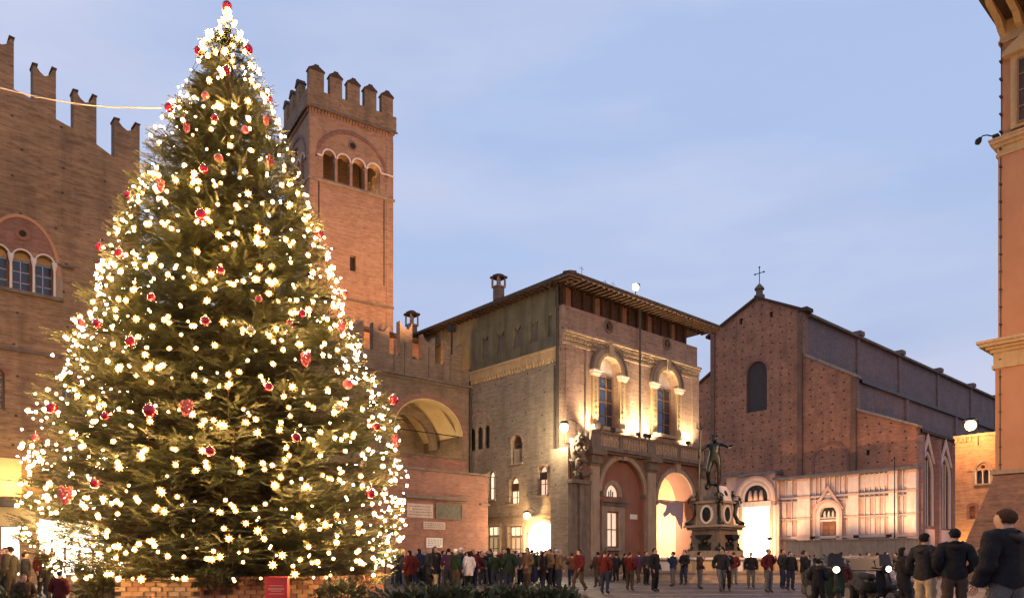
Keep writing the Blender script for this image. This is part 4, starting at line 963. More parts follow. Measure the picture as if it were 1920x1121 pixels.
# parvis platform
st = MB(); st.box(-13, -2.25, E-2, yL+14, 0, .55); st.box(-11.5, -2.25, E-1.5, yL+12, .55, 1.1)
so_ = st.build('church_steps', 'marble_grey', None); so_.location = KO; so_.rotation_euler = (0, 0, R41); so_['kind'] = 'structure'
st = MB(); st.box(-6.5, -1.0, E-.8, KM.a(1500), 1.1, 4.8); st.box(-6.7, -1.0, E-1, KM.a(1500)+.1, 4.8, 5.0); so_ = st.build('parvis_terrace', 'stone', None); so_.location = KO; so_.rotation_euler = (0, 0, R41)
tag(so_, 'long plain grey terrace wall below the lit marble church front', 'wall')
m = MB(); KM.box(m, KM.a(1499), mL+.1, 1.1, zb_, -.1, .3); m.build('plinth', 'marble_pink', K)
# parvis floodlights
for i, (px, pw, hh) in enumerate(((1480, 5000, 8), (1560, 5000, 8), (1640, 5500, 8), (1700, 5500, 8))):
    a = KM.a(px); w = KM.w(a, -7.5 if i else -7.5, 5.0)
    fl = root('floodlight', ['leftmost', 'second from left', 'third from left', 'rightmost'][i]+' of the four low floodlights before the marble church front', 'floodlight', w, R41, 'floodlights before the marble church front')
    MB().box(-.2, .2, -.4, .4, .1, .6).build('housing', 'iron', fl); MB().box(-.05, .05, -.05, .05, 0, .1).build('stand', 'iron', fl)
    lamp(w+Vector((0, 0, .8))+KM.n*.3, pw*.95, (1, .55, .29), .3, target=KM.w(a-.5, 0, 12.5), angle=95, blend=.9)
lamp(KP.w((pd[0]+pd[1])/2, -3.5, 5), 6500, (1, .60, .30), .5)
lamp(KC.w(6, -9, 6), 2600, ROSE, .4, target=KC.w(10, 0, 10), angle=90)
# tall thin pole before the church corner
w = KM.w(KM.a(1695), -4, 0); o = root('flagpole', 'tall thin pole standing before the right end of the marble church front', 'pole', w)
MB().tube([(0, 0, 0), (0, 0, 18.6)], [.14, .07], 8).build('shaft', 'iron', o); MB().ball((0, 0, 18.7), .16, 8).build('finial', 'iron', o)
# slender lamp column between palace and church
# ------------------------------------------------------------------ sandy building at the right, behind
GO_ = ((1866-CX)/FPX*84, 84, 0); GF = Face(GO_, R41, 'x'); G = root('sandy_brick_house', 'sandy brick house with a twin arched gothic window, lit from below', 'building', GO_, R41)
gl = GF.a(1791); gt = GF.z(1830, 818); gr_ = -9
bw = GF.r(1829, 866, 1857, 906); c = (bw[0]+bw[1])/2; hw = (bw[1]-bw[0])/2
lanc = [(c+.08, c+hw*.8, bw[2], bw[3]-.9), (c-hw*.8, c-.08, bw[2], bw[3]-.9)]
sw_ = GF.r(1818, 947, 1829, 972)
fplate(GF, 'wall', 'brick_lit', G, rect(gr_, gl, 0, gt), [arch(*lanc[0], 'pointed', 5), arch(*lanc[1], 'pointed', 5), arch(sw_[0], sw_[1], sw_[2], sw_[3], 'round', 6, .2)], 0, .6)
m = MB(); m.box(.601, 14, gl-.6, gl, 0, gt); m.build('side_wall', 'brick_lit', G)
fbox(GF, 'coping', 'stone', G, gr_, gl+.15, gt, gt+.3, -.2, 14)
fplate(GF, 'arch_moulding', 'stone', G, band(c-hw, c+hw, bw[2], bw[3], .28, 'pointed'), [], -.12, -.001)
for q in lanc: fplate(GF, 'pane', 'glass', G, arch(*q, 'pointed', 5), [], .3, .35)
m = MB(); m.lathe(GF.f(c, -.02, bw[2]), [(.12, 0), (.08, .1), (.08, 1.3), (.16, 1.5)], 8); m.build('column', 'marble', G)
for s in (-1, 1): m = MB(); m.lathe(GF.f(c+s*hw*.92, -.05, bw[2]), [(.14, 0), (.1, .1), (.1, 1.3), (.2, 1.5)], 8); m.build('column', 'marble', G)
fplate(GF, 'quatrefoil', 'dark', G, circ(c, bw[3]-.5, .22, 8), [], -.02, -.002)
fbox(GF, 'impost', 'stone', G, c-hw-.9, c+hw+.9, bw[2]+1.5, bw[2]+1.62, -.1, -.002)
fbox(GF, 'sill', 'stone', G, c-hw-.2, c+hw+.2, bw[2]-.2, bw[2], -.2, 0)
fplate(GF, 'shutter', 'door', G, arch(sw_[0], sw_[1], sw_[2], sw_[3], 'round', 6, .2), [], .2, .26)
fplate(GF, 'arch_moulding', 'brick_block', G, band(sw_[0], sw_[1], sw_[2], sw_[3], .3, rise=.2), [], -.04, 0)
for k in range(4): fbox(GF, 'corbel', 'stone', G, gl-.25-k*.5, gl-k*.5, gt-.5, gt-.001, -.18, -.001)
lamp(GF.w(gl-1.5, -2.0, 2.2), 1100, (1, .52, .15), .3, target=GF.w(gl-1.8, 0, 5.5), angle=110)
wall_lamp('amber street lamp with the brightest flare, above the sandy brick house', GF, 1820, 797, -2.5, 'lamp_amber', 3600, (1, .45, .16), .62, False, 'street_lamp')
w = GF.at(-2.5); wp = w.w(w.a(1820), 0, 0); zz = w.z(1820, 797)
o = [x for x in bpy.data.objects if x.name == 'street_lamp'][0]
MB().tube([(2.5, 0, -2), (2.5, 0, .9), (1.2, 0, 1.0), (0, 0, .55)], .06, 6).build('bracket', 'iron', o)

# ------------------------------------------------------------------ orange building at the right edge
RO = ((1866-CX)/FPX*45, 45, 0); RF = Face(RO, R41, 'x'); Rb = root('orange_palace', 'tall orange plaster palace with stone cornices and a sloping brick foot at the right edge', 'building', RO, R41)
zc1 = RF.z(1868, 650); zc2 = RF.z(1866, 268); ztop = RF.z(1866, 45); zsc = RF.z(1868, 888)
m = MB(); m.box(0, 14, -16, 0, zsc, zc1); m.box(.12, 14, -16, -.12, zc1, zc2); m.box(.24, 14, -16, -.24, zc2, ztop); m.build('wall', 'plaster_orange', Rb)
def cornice(z0, prof, mat='stone', par=Rb, x0=0, y0=0):
    m = MB()
    for h0, h1, d in prof: m.box(x0-d, 14, -16, y0+d, z0+h0, z0+h1)
    return m.build('cornice', mat, par)
cornice(zc1-1.35, [(0, .2, .15), (.2, .95, .08), (.95, 1.15, .22), (1.15, 1.3, .4), (1.3, 1.5, .68), (1.5, 1.66, .8)], 'stone_ochre')
cornice(zc2-.9, [(0, .15, .1), (.15, .55, .05), (.55, .75, .2), (.75, .95, .36), (.95, 1.05, .42)], 'stone_ochre', x0=.12, y0=-.12)
cornice(ztop-1.3, [(0, .2, .12), (.2, 1.3, .06)], 'stone_ochre', x0=.24, y0=-.24)
m = MB(); m.box(-2.8, 14, -16, .05, ztop+.02, ztop+.3); rf_ = m.build('roof', 'tile', Rb)
for k in range(9):
    y_ = -.35-k*.9; m = MB(); m.prism([(-2.6, ztop), (.18, ztop), (.18, ztop-.8), (-.25, ztop-.7), (-.8, ztop-.35), (-2.4, ztop-.16)], [], lambda a, d, z: (a, y_+d, z), -.17, .17); m.build('eave_bracket', 'stone_ochre', rf_)
# scarp
ft = RF.z(1868, 888); y2 = 2.35*ft/3.9*.98
m = MB(); s_ = ft*.30
m.v += [(0-s_, -16, 0), (0-s_, s_, 0), (14, s_, 0), (14, -16, 0), (0, -16, ft), (0, 0, ft), (14, 0, ft), (14, -16, ft)]
m.f += [(0, 1, 5, 4), (1, 2, 6, 5), (2, 3, 7, 6), (3, 0, 4, 7), (4, 5, 6, 7), (3, 2, 1, 0)]; m.build('sloping_foot', 'brick_scarp', Rb)
m = MB(); m.box(-.22, 14, -16, .22, ft-.05, ft+.2); m.build('torus_moulding', 'stone', Rb)
# pedimented window
wq = RF.r(1908, 110, 1952, 235); F2 = RF.at(.24)
a0, a1 = sorted((F2.a(1909), F2.a(1960))); z0, z1 = F2.z(1915, 232), F2.z(1915, 112)
sur = fbox(F2, 'window_surround', 'stone_ochre', Rb, a0-.35, a1+.35, z0-.2, z1+.35, -.16, 0)
m = MB(); c = (a0+a1)/2; F2.plate(m, [(a0-.7, z1+.35), (a1+.7, z1+.35), (a1+.7, z1+.6), (c, z1+1.5), (a0-.7, z1+.6)], [], -.5, 0); m.build('pediment', 'stone_ochre', Rb)
window(F2, Rb, a0, a1, z0, z1, -.26, 'netting', 'rect', 2, 4, fw=.1)
# conduit
a = RF.a(1876); m = MB(); m.tube([RF.f(a, -.08, zsc+.2), RF.f(a, -.08, zc1-1.4)], .03, 6); m.tube([RF.f(a, .04, zc1+.3), RF.f(a, .04, zc2-1)], .03, 6); m.tube([RF.f(a, .16, zc2+.2), RF.f(a, .16, ztop-1.4)], .03, 6)
for k in range(26): z_ = zsc+.5+k*1.05; m.box(-.1, .25, a-.06, a+.06, z_, z_+.07)
m.build('conduit', 'copper', Rb)
# black camera-like floodlight on the upper cornice
w = RF.w(.0, .0, zc2+.12); o = root('cornice_spotlight', 'black spotlight on a curved arm projecting from the orange palace cornice', 'spotlight', w, R41)
m = MB(); m.box(-.2, .3, -.25, .15, 0, .45); m.build('control_box', 'iron', o)
m = MB(); m.tube([(-.1, .1, .35), (-.4, .45, .5), (-.65, .7, .45), (-.75, .85, .2)], .05, 7); m.build('arm', 'iron', o)
m = MB(); m.tube([(-.72, .82, .32), (-.8, .95, .1), (-.86, 1.02, -.12)], [.12, .25, .2], 9); m.build('head', 'iron', o)
o.scale = (.75, .75, .75)
lamp(RF.w(-4, -16, 12), 6000, (1, .52, .22), .3)
# ------------------------------------------------------------------ unseen lamp posts and masts added to warm the building fronts
def added_lamp_post(x, y, h, watts, col, label):
    o = root('street_lamp', label, 'lamp', (x, y, 0), 0, 'unseen lamp posts added to warm the building fronts')
    MB().lathe((0, 0, 0), [(.22, 0), (.22, .5), (.09, .7), (.06, h-.4), (.1, h-.2)], 10).build('post', 'iron', o)
    MB().ball((0, 0, h), .28, 12).build('lamp_globe', 'lamp_amber', o, smooth=True)
    MB()._lathe((0, 0, h+.25), [(.34, 0), (.2, .2), (.03, .3)], 10).build('lamp_cap', 'iron', o)
    lamp((x, y, h-.45), watts, col, .3)
added_lamp_post(12, -6, 10, 2500, (1, .56, .32), 'added tall lamp post, unseen on the right behind the camera')
added_lamp_post(-22, -4, 10, 3500, (1, .56, .30), 'added tall lamp post, unseen on the left behind the camera')
added_lamp_post(36, 14, 11, 9000, (1, .50, .26), 'added tall lamp post out of view beside the orange palace')
added_lamp_post(62, 92, 12, 44000, (1, .50, .25), 'added lamp post out of view in the square before the basilica')
added_lamp_post(24, 105, 10, 12000, (1, .52, .27), 'added lamp post hidden behind the palace, beside the basilica steps')
added_lamp_post(-10.5, 52.5, 8, 250, (1, .58, .32), 'added lamp post hidden behind the decorated tree')
def mast(x, y, h, tgt, watts, col, ang, label):  # unseen mast added to throw warm light on a palace front
    o = root('added_floodlight_mast', label, 'floodlight', (x, y, 0))
    MB().lathe((0, 0, 0), [(.2, 0), (.12, 1), (.08, h)], 10).build('mast', 'iron', o)
    m = MB(); m.box(-.4, .4, -.25, .15, h, h+.5); m.build('housing', 'iron', o)
    MB().box(-.34, .34, .151, .16, h+.05, h+.45).build('lens', 'lamp_amber', o)
    lamp((x, y+.45, h+.3), watts, col, .3, target=tgt, angle=ang, blend=.5)
mast(22, 8, 12, (8, 66, 13), 20000, (1, .56, .30), 56, 'added floodlight mast out of view on the right, aimed at the brick palace')
mast(-24, 6, 11, (-27, 38, 14), 4500, (1, .52, .25), 70, 'added floodlight mast out of view on the left, aimed at the left palace')
#__PART2__
# ------------------------------------------------------------------ the decorated spruce
TY = 20.0; TS = FPX/TY
TXB, TXT = (431-CX)/TS, (426-CX)/TS
PROF = [(14, 3), (40, 9), (70, 30), (100, 50), (150, 72), (200, 92), (250, 118), (300, 140), (350, 156), (400, 170), (450, 196), (500, 216), (550, 230), (600, 246), (650, 268), (700, 292), (750, 315), (800, 332), (850, 344), (900, 350), (950, 352), (1000, 348), (1040, 338), (1085, 300)]
pz = [CH+(HY-y)/TS for y, w in PROF][::-1]; pr = [w/TS*.925 for y, w in PROF][::-1]
def TR(z): return float(np.interp(z, pz, pr))
ZT = pz[-1]; Z0 = pz[0]
def TXc(z): return TXB+(TXT-TXB)*(z-Z0)/(ZT-Z0)
TREE = (TXB, TY, 0)
tree = root('christmas_tree', 'tall decorated spruce covered in warm lights and red baubles, standing in a brick planter', 'tree', TREE)
def tl(x, y, z): return (x-TXB, y-TY, z)
m = MB(); m.tube([(0, 0, .2), (0, 0, 5), (TXT-TXB, 0, ZT-.6)], [.24, .17, .03], 10); m.build('trunk', 'wood', tree)
fm, t, b = new_mat('spruce_needles'); c = nn(t, 'ShaderNodeTexCoord')
cc = mixc(t, noise(t, c.outputs['Object'], 1.6, 4, .6, .3, .7), (.016, .030, .012, 1), (.050, .060, .022, 1))
cc = mixc(t, mul(t, noise(t, c.outputs['Object'], 9, 3, .6, .4, .75), .6), cc, (.10, .080, .035, 1))
t.links.new(cc, b.inputs['Base Color']); b.inputs['Roughness'].default_value = .6
tb = nn(t, 'ShaderNodeBsdfTranslucent'); tb.inputs[0].default_value = (.06, .06, .02, 1)
ms = nn(t, 'ShaderNodeMixShader'); ms.inputs[0].default_value = .25
t.links.new(b.outputs[0], ms.inputs[1]); t.links.new(tb.outputs[0], ms.inputs[2]); t.links.new(ms.outputs[0], t.nodes['Material Output'].inputs[0])
M['needles'] = fm
# one twig: a stem with needles both sides, as bare triangles
def twig_template(n=15, L=.36, seed=0):
    r = np.random.default_rng(seed); tri = []
    for i in range(n):
        x = L*(i+.5)/n; ln = .085*(1-.5*i/n)
        for s in (-1, 1):
            a = math.radians(42+r.uniform(-12, 12)); up = r.uniform(-.35, .5)
            d = np.array([cos(a), s*sin(a), up]); d /= np.linalg.norm(d)
            p0 = np.array([x-.011, 0, 0]); p1 = np.array([x+.013, 0, 0]); tri += [p0, p1, np.array([x, 0, 0])+d*ln]
    tri += [np.array([0, -.012, 0]), np.array([0, .012, 0]), np.array([L*1.15, 0, 0])]
    return np.array(tri)
tmpl = twig_template()
def scatter(P_, D_, U_, Sc):
    """P origin, D direction, U up hint, Sc scale -> vertex array"""
    D_ = D_/np.linalg.norm(D_, axis=1)[:, None]
    Sd = np.cross(D_, U_); Sd /= (np.linalg.norm(Sd, axis=1)[:, None]+1e-9); Up = np.cross(Sd, D_)
    V = (P_[:, None, :]+Sc[:, None, None]*(tmpl[None, :, 0:1]*D_[:, None, :]+tmpl[None, :, 1:2]*Sd[:, None, :]+tmpl[None, :, 2:3]*Up[:, None, :]))
    return V.reshape(-1, 3)
def tri_object(name, V, mat, parent):
    n = len(V); me = bpy.data.meshes.new(name); me.vertices.add(n); me.vertices.foreach_set('co', V.astype(np.float32).ravel())
    me.loops.add(n); me.loops.foreach_set('vertex_index', np.arange(n, dtype=np.int32)); me.polygons.add(n//3)
    me.polygons.foreach_set('loop_start', np.arange(0, n, 3, dtype=np.int32)); me.update(calc_edges=True)
    me.materials.append(M[mat]); o = bpy.data.objects.new(name, me); COL.objects.link(o)
    if parent: o.parent = parent
    return o
P_, D_, U_, Sc = [], [], [], []
bm_ = MB(); NBR = 720
for i in range(NBR):
    f = (i+.5)/NBR; z = Z0+(ZT-Z0-.3)*(1-(1-f*.995)**.70); th = i*2.39996+random.uniform(-.2, .2); th_f = th
    R_ = max(.12, TR(z)*(random.uniform(.80, 1.06)+.05*sin(3*th_f+z*1.4))-.2)
    z = z+random.uniform(-.15, .15)
    rise = .10*R_+.1
    p0 = np.array([TXc(z)-TXB, 0, z+rise*random.uniform(.2, .9)]); tip = np.array([TXc(z)-TXB+R_*cos(th), R_*sin(th), z])
    sag = .10*R_
    def bp_(s): return p0+(tip-p0)*s+np.array([0, 0, -sag*sin(pi*min(1, s*1.0))+.10*R_*max(0, s-.7)])
    if R_ > .6: bm_.tube([tuple(bp_(s)) for s in (0, .35, .7, 1)], [.012+.012*R_, .01+.008*R_, .012, .006], 4)
    nt_ = int(15+R_*21)
    for k in range(nt_):
        s = 1-(1-.22)*(random.random()**1.25) if k > 1 else 1.0
        p = bp_(s); d = (bp_(min(1, s+.05))-bp_(s-.06)); d /= np.linalg.norm(d)
        side = np.array([-sin(th), cos(th), 0]); sgn = 1 if random.random() < .5 else -1
        spread = random.uniform(.35, 1.15)*sgn if k > 1 else 0
        # side twigs sit on side shoots, so offset away from the branch
        off = random.uniform(0, .34*min(1, R_/1.5))*(1-s*.55)*2.0
        pp = p+side*sgn*off+np.array([0, 0, random.uniform(-.10, .05)])
        dd = d*cos(spread)+side*sin(spread)+np.array([0, 0, random.uniform(-.35, .12)])
        P_.append(pp); D_.append(dd); U_.append([random.uniform(-.4, .4), random.uniform(-.4, .4), 1]); Sc.append(random.uniform(.75, 1.25)*(.55+.45*min(1, R_/1.2)))
# leader
for k in range(110):
    z = ZT-1.2+1.1*random.random(); th = random.random()*6.28
    P_.append(np.array([TXc(z)-TXB, 0, z])); D_.append([cos(th), sin(th), random.uniform(.3, 1.2)]); U_.append([0, 0, 1]); Sc.append(.35+.5*(ZT-z)/1.2*.6)
V = scatter(np.array(P_, float), np.array(D_, float), np.array(U_, float), np.array(Sc))
print('needle tris', len(V)//3, 'twigs', len(P_))
tri_object('crown', V, 'needles', tree)
bm_.build('limbs', 'wood', tree, kind='stuff')

# ---- strings of lights
rfm, t, b = new_mat('added_starburst_reflector'); b.inputs['Base Color'].default_value = (.20, .075, .014, 1); b.inputs['Roughness'].default_value = .6  # gold star points added behind each bulb to imitate lens starbursts
bb = MB().ball((0, 0, .018), .030, 8, 1.15); nf0 = len(bb.f)
c0 = len(bb.v); bb.v.append((0, 0, -.012))
for k in range(16):
    r_ = .098 if k % 2 == 0 else .036; bb.v.append((r_*cos(pi*k/8), r_*sin(pi*k/8), .012 if k % 2 == 0 else .0))
for k in range(16): bb.f.append((c0, c0+1+k, c0+1+(k+1) % 16))
bulb_me = bb.build('bulb', 'bulb', None); bulb_data = bulb_me.data; bulb_data.materials.append(rfm)
for p_ in bulb_data.polygons:
    if p_.index >= nf0: p_.material_index = 1
bpy.data.objects.remove(bulb_me)
NS = 8
cuts = [Z0+.1+(ZT-Z0-.3)*(1-sqrt(1-k/NS)) for k in range(NS+1)]
tier = ['round the lowest branches of the tree', 'in the second tier from the bottom of the tree', 'in the third tier from the bottom of the tree', 'just below the middle of the tree', 'just above the middle of the tree', 'in the third tier from the top of the tree', 'in the second tier from the top of the tree', 'round the narrow top of the tree']
def nseq(x, k): return sin(x*1.7+k)+.6*sin(x*4.3+2*k)+.4*sin(x*9.1+5*k)
for k in range(NS):
    st = root('light_string', 'string of warm white lights '+tier[k], 'string lights', TREE, 0, 'light strings on the tree')
    za_, zb_2 = cuts[k], cuts[k+1]; turns = 7 if k < 6 else 11; nb = 285
    wire = []; cnt = 0; i = 0
    while cnt < 294 and i < nb*3:
        i += 1; s = i/nb
        if s > 1: break
        th = turns*2*pi*s+k; dz_ = (zb_2-za_)
        z = za_+dz_*s+min(dz_*.22, .40)*nseq(th*1.3, k)+random.uniform(-.16, .16)
        z = min(max(z, Z0+.1), ZT-.1)
        R_ = TR(z)*random.uniform(.90, 1.03)
        x, y = TXc(z)-TXB+R_*cos(th), R_*sin(th)
        wire.append((x*.985, y*.985, z-.03))
        if (sin(th) > .45 and random.random() < .8): continue   # fewer at the back, where nothing is seen
        cl_ = nseq(th*3.1+z*2.3, k*3)+.8*sin(th*1.3-z*.9+k)
        if cl_ < .0 and k < 5 and random.random() < .45: continue
        o = bpy.data.objects.new('bulb', bulb_data); COL.objects.link(o); o.parent = st; o.location = (x, y, z); cnt += 1
        o.rotation_euler = Vector((cos(th)+random.uniform(-.35, .35), sin(th)+random.uniform(-.35, .35), random.uniform(-.3, .35))).to_track_quat('Z', 'Y').to_euler()
        sc_ = random.choice((.4, .5, .65, .8, .9, 1, 1.1, 1.25)); o.scale = (sc_,)*3
        if random.random() < .16:
            o2 = clone(o, st); o2.location = (x+random.uniform(-.09, .09), y-.04, z+random.uniform(-.09, .09)); cnt += 1
    MB().tube(wire, .006, 3).build('wire', 'wire', st)

# ---- baubles
rb, t, b = new_mat('red_glass_bauble'); b.inputs['Base Color'].default_value = (.42, .012, .03, 1); b.inputs['Roughness'].default_value = .12; b.inputs['Metallic'].default_value = .55; b.inputs['Coat Weight'].default_value = .6
M['red'] = rb
pb, t, b = new_mat('pink_sugar_bauble'); b.inputs['Base Color'].default_value = (.42, .05, .07, 1); b.inputs['Roughness'].default_value = .4; M['pink'] = pb
gb, t, b = new_mat('gold_bauble'); b.inputs['Base Color'].default_value = (.7, .5, .2, 1); b.inputs['Roughness'].default_value = .25; b.inputs['Metallic'].default_value = .8; M['gold'] = gb
ball_d = {}
for nm, mt in (('red', 'red'), ('pink', 'pink'), ('gold', 'gold')):
    o = MB().ball((0, 0, 0), .145, 20).build('glass_ball', mt, None, smooth=True); ball_d[nm] = o.data; bpy.data.objects.remove(o)
o = MB()._lathe((0, 0, .135), [(.04, 0), (.04, .04), (.02, .05)], 8).build('cap', 'gold', None); cap_d = o.data; bpy.data.objects.remove(o)
o = MB().tube([(0, 0, .18), (.02, 0, .22), (0, 0, .27)], .006, 4).build('hook', 'gold', None); hook_d = o.data; bpy.data.objects.remove(o)
gm_ = MB(); random.seed(5)
for j in range(34):
    zz = -.24+.42*j/33; rr_ = .13*min(1, (zz+.30)/.22); th = j*2.4; gm_.ball((rr_*cos(th), rr_*sin(th), zz), .05, 8)
o = gm_.build('berries', 'pink', None, smooth=True); grape_d = o.data; bpy.data.objects.remove(o)
def surf(px, py):
    kx = (px-CX)/FPX; kz = (HY-py)/FPX
    for i in range(900):
        Y = 13.5+i*.01; x = kx*Y; z = CH+kz*Y
        if z < Z0: continue
        if (x-TXc(z))**2+(Y-TY)**2 <= (TR(z)*1.03)**2: return (x, Y, z)
    Y = TY-.3; return (kx*Y, Y, CH+kz*Y)
BAU = [(425, 12, 'r', 1.0), (372, 95, 'r', .8), (465, 93, 'r', 1.0), (425, 131, 'r', .8), (385, 180, 'p', .7), (317, 202, 'r', .85), (403, 222, 'r', .7), (350, 240, 'g', .7), (460, 244, 'p', .7), (505, 187, 'r', .7), (499, 226, 'g', .7), (410, 297, 'p', .8), (382, 317, 'r', .85), (300, 347, 'g', .9), (507, 300, 'g', .8), (240, 367, 'r', .8), (377, 403, 'r', 1.05), (187, 463, 'r', .85), (224, 475, 'r', .85), (414, 507, 'r', .75), (284, 557, 'r', .7), (385, 602, 'r', .85), (245, 640, 'r', .9), (152, 605, 'p', .7), (183, 607, 'r', .8), (543, 605, 'r', .7), (566, 588, 'r', .75), (600, 440, 'r', .8), (640, 611, 'g', .9), (645, 552, 'p', .8), (470, 620, 'o', .8), (573, 672, 'g', 1.0), (504, 725, 'r', .8), (652, 720, 'p', .9), (281, 770, 'r', 1.1), (350, 763, 'g', 1.1), (394, 845, 'r', .85), (97, 765, 'r', .9), (197, 780, 'r', .65), (178, 906, 'r', .8), (123, 925, 'g', 1.2), (66, 820, 'p', .6), (555, 820, 'r', .85), (738, 750, 'r', 1.0), (705, 800, 'r', .8), (695, 925, 'r', .9), (742, 826, 'g', .9), (632, 765, 'o', .8), (485, 560, 'p', .6)]
ordn = ['topmost', 'second from the top', 'third from the top', 'fourth from the top', 'fifth from the top', 'sixth from the top', 'seventh from the top', 'eighth from the top', 'ninth from the top', 'tenth from the top', 'eleventh from the top', 'twelfth from the top', 'lowest']
buckets = {}
for i, (px, py, kd, sc_) in enumerate(BAU):
    if i == 0: continue
    xc = 425-22*(py/1080); w_ = np.interp(py, [a for a, _ in PROF], [b_ for _, b_ in PROF]); rel = (px-xc)/w_
    side = 'near the left edge' if rel < -.6 else 'left of the middle' if rel < -.18 else 'along the middle' if rel < .2 else 'right of the middle' if rel < .6 else 'near the right edge'
    kn = {'r': 'shiny red ball', 'p': 'pinkish red ball', 'g': 'pink berry cluster bauble', 'o': 'pale gold ball'}[kd]
    buckets.setdefault((kn, side), []).append((py, i))
blab = {0: 'red glass ball at the very tip of the tree'}
for (kn, side), l in buckets.items():
    l.sort()
    for j, (py, i) in enumerate(l):
        blab[i] = ('only '+kn+' '+side+' of the tree') if len(l) == 1 else (ordn[j] if j < len(l)-1 else 'lowest')+' '+kn+' '+side+' of the tree'
for i, (px, py, kd, sc_) in enumerate(BAU):
    p = surf(px, py)
    if i == 0: p = (TXT, TY, CH+(HY-py)/TS)
    o = root('bauble', blab[i], 'bauble', p, random.random()*6, 'baubles hung on the tree')
    for nm, dat in ((('berries', grape_d) if kd == 'g' else ('glass_ball', ball_d['red' if kd == 'r' else 'pink' if kd == 'p' else 'gold'])), ('cap', cap_d), ('hook', hook_d)):
        c_ = bpy.data.objects.new(nm, dat); COL.objects.link(c_); c_.parent = o
    o.scale = (sc_*(.66 if kd == 'g' else .88),)*3

# ---- brick planter under the tree
pl = root('brick_planter', 'low brick planter holding the decorated spruce', 'planter', (TXB, TY, 0))
poly = [((215-CX)/FPX*16.9, 16.9), ((372-CX)/FPX*16.9, 16.9), ((380-CX)/FPX*17.5, 17.5), ((425-CX)/FPX*17.7, 17.7), ((640-CX)/FPX*18.6, 18.6), (-4.0, 23.0), (-11, 23), (-11, 18.2)]
PH = CH-31/FPX*16.9
m = MB(); core = [(x+(TXB-x)*.045, y+(TY-y)*.045) for x, y in poly]
m.prism([(x-TXB, y-TY) for x, y in core], [], lambda a, d, z: (a, z, d), 0, PH-.03); m.build('mortar_core', 'stone_dark', pl)
sm = rough_mat('planter_soil', (.03, .02, .012, 1), (.06, .045, .03, 1), 4); M['soil'] = sm
bmats = []
for k, cc_ in enumerate(((.50, .30, .15), (.44, .24, .12), (.54, .36, .20), (.38, .19, .11), (.30, .13, .08))):
    M['pb%d' % k] = rough_mat('planter_brick_%d' % k, cc_+(1,), tuple(x*1.25 for x in cc_)+(1,), 6, bump=.4); 
o = MB().box(-.118, .118, -.06, .06, 0, .096).build('brick', 'pb0', None)
me_ = o.data; bmm = bmesh.new(); bmm.from_mesh(me_); bmesh.ops.bevel(bmm, geom=bmm.edges[:], offset=.008, segments=1); bmm.to_mesh(me_); bmm.free()
brick_d = [me_]
for k in range(1, 5): d2 = me_.copy(); d2.materials.clear(); d2.materials.append(M['pb%d' % k]); brick_d.append(d2)
bpy.data.objects.remove(o); nbk = 0; rest = MB()
for j in range(8):
    z = PH-.108*(j+1)+.0
    if z < 0: z = 0.0
    for e_ in range(5):
        (x0_, y0_), (x1_, y1_) = poly[e_], poly[e_+1]; L = math.hypot(x1_-x0_, y1_-y0_); ux, uy = (x1_-x0_)/L, (y1_-y0_)/L
        n_ = max(1, int(L/.25)); an = atan2(uy, ux)
        for q in range(n_):
            s = (q+.5+(.5 if j % 2 else 0))/n_*L
            if s > L-.1: continue
            cx, cy = x0_+ux*s, y0_+uy*s; push = random.uniform(-.012, .012)
            cx += -uy*(.03+push); cy += ux*(.03+push)
            if nbk < 296 and e_ in (0, 1, 2, 3):
                w2_ = (0, 0, 0, 1, 1, 2, 3) if e_ == 0 else (3, 3, 4, 4, 1)  # paler bricks paint the lit front face, darker ones the less lit faces
                bo = bpy.data.objects.new('brick', brick_d[random.choice(w2_)]); COL.objects.link(bo); bo.parent = pl
                bo.location = (cx-TXB, cy-TY, z); bo.rotation_euler = (0, 0, an+random.uniform(-.012, .012)); nbk += 1
            elif z > .0:
                rest.box(cx-TXB-.1, cx-TXB+.1, cy-TY-.1, cy-TY+.1, z, z+.09)
if rest.v: rest.build('lower_bricks', 'pb3', pl, kind='stuff')
m = MB(); m.prism([(x+(TXB-x)*.09-TXB, y+(TY-y)*.09-TY) for x, y in poly], [], lambda a, d, z: (a, z, d), PH-.03, PH-.01); m.build('soil', 'soil', pl)
# red donation box standing at the planter
rm = rough_mat('red_painted_box', (.22, .015, .022, 1), (.26, .02, .03, 1), 2, rough=.45, bump=.03); M['redbox'] = rm
Yb = 16.6; xb = (520-CX)/FPX*Yb
o = root('red_box', 'red painted box on a post before the right part of the brick planter', 'box', (xb, Yb, 0), radians(5))
zt_ = CH-33/FPX*Yb
MB().box(-.24, .24, -.12, .12, .3, zt_).build('body', 'redbox', o); MB().box(-.06, .06, -.06, .06, 0, .3).build('post', 'iron', o)
MB().box(-.26, .26, -.14, .14, zt_, zt_+.03).build('lid', 'redbox', o); m = MB()
for k, (w_, z_) in enumerate(((.15, .16), (.17, .22), (.17, .25), (.11, .28), (.16, .34))): m.box(-w_, w_, -.124, -.1201, zt_-z_-.008, zt_-z_)
m.build('printed_lines', 'plaque', o, kind='stuff')
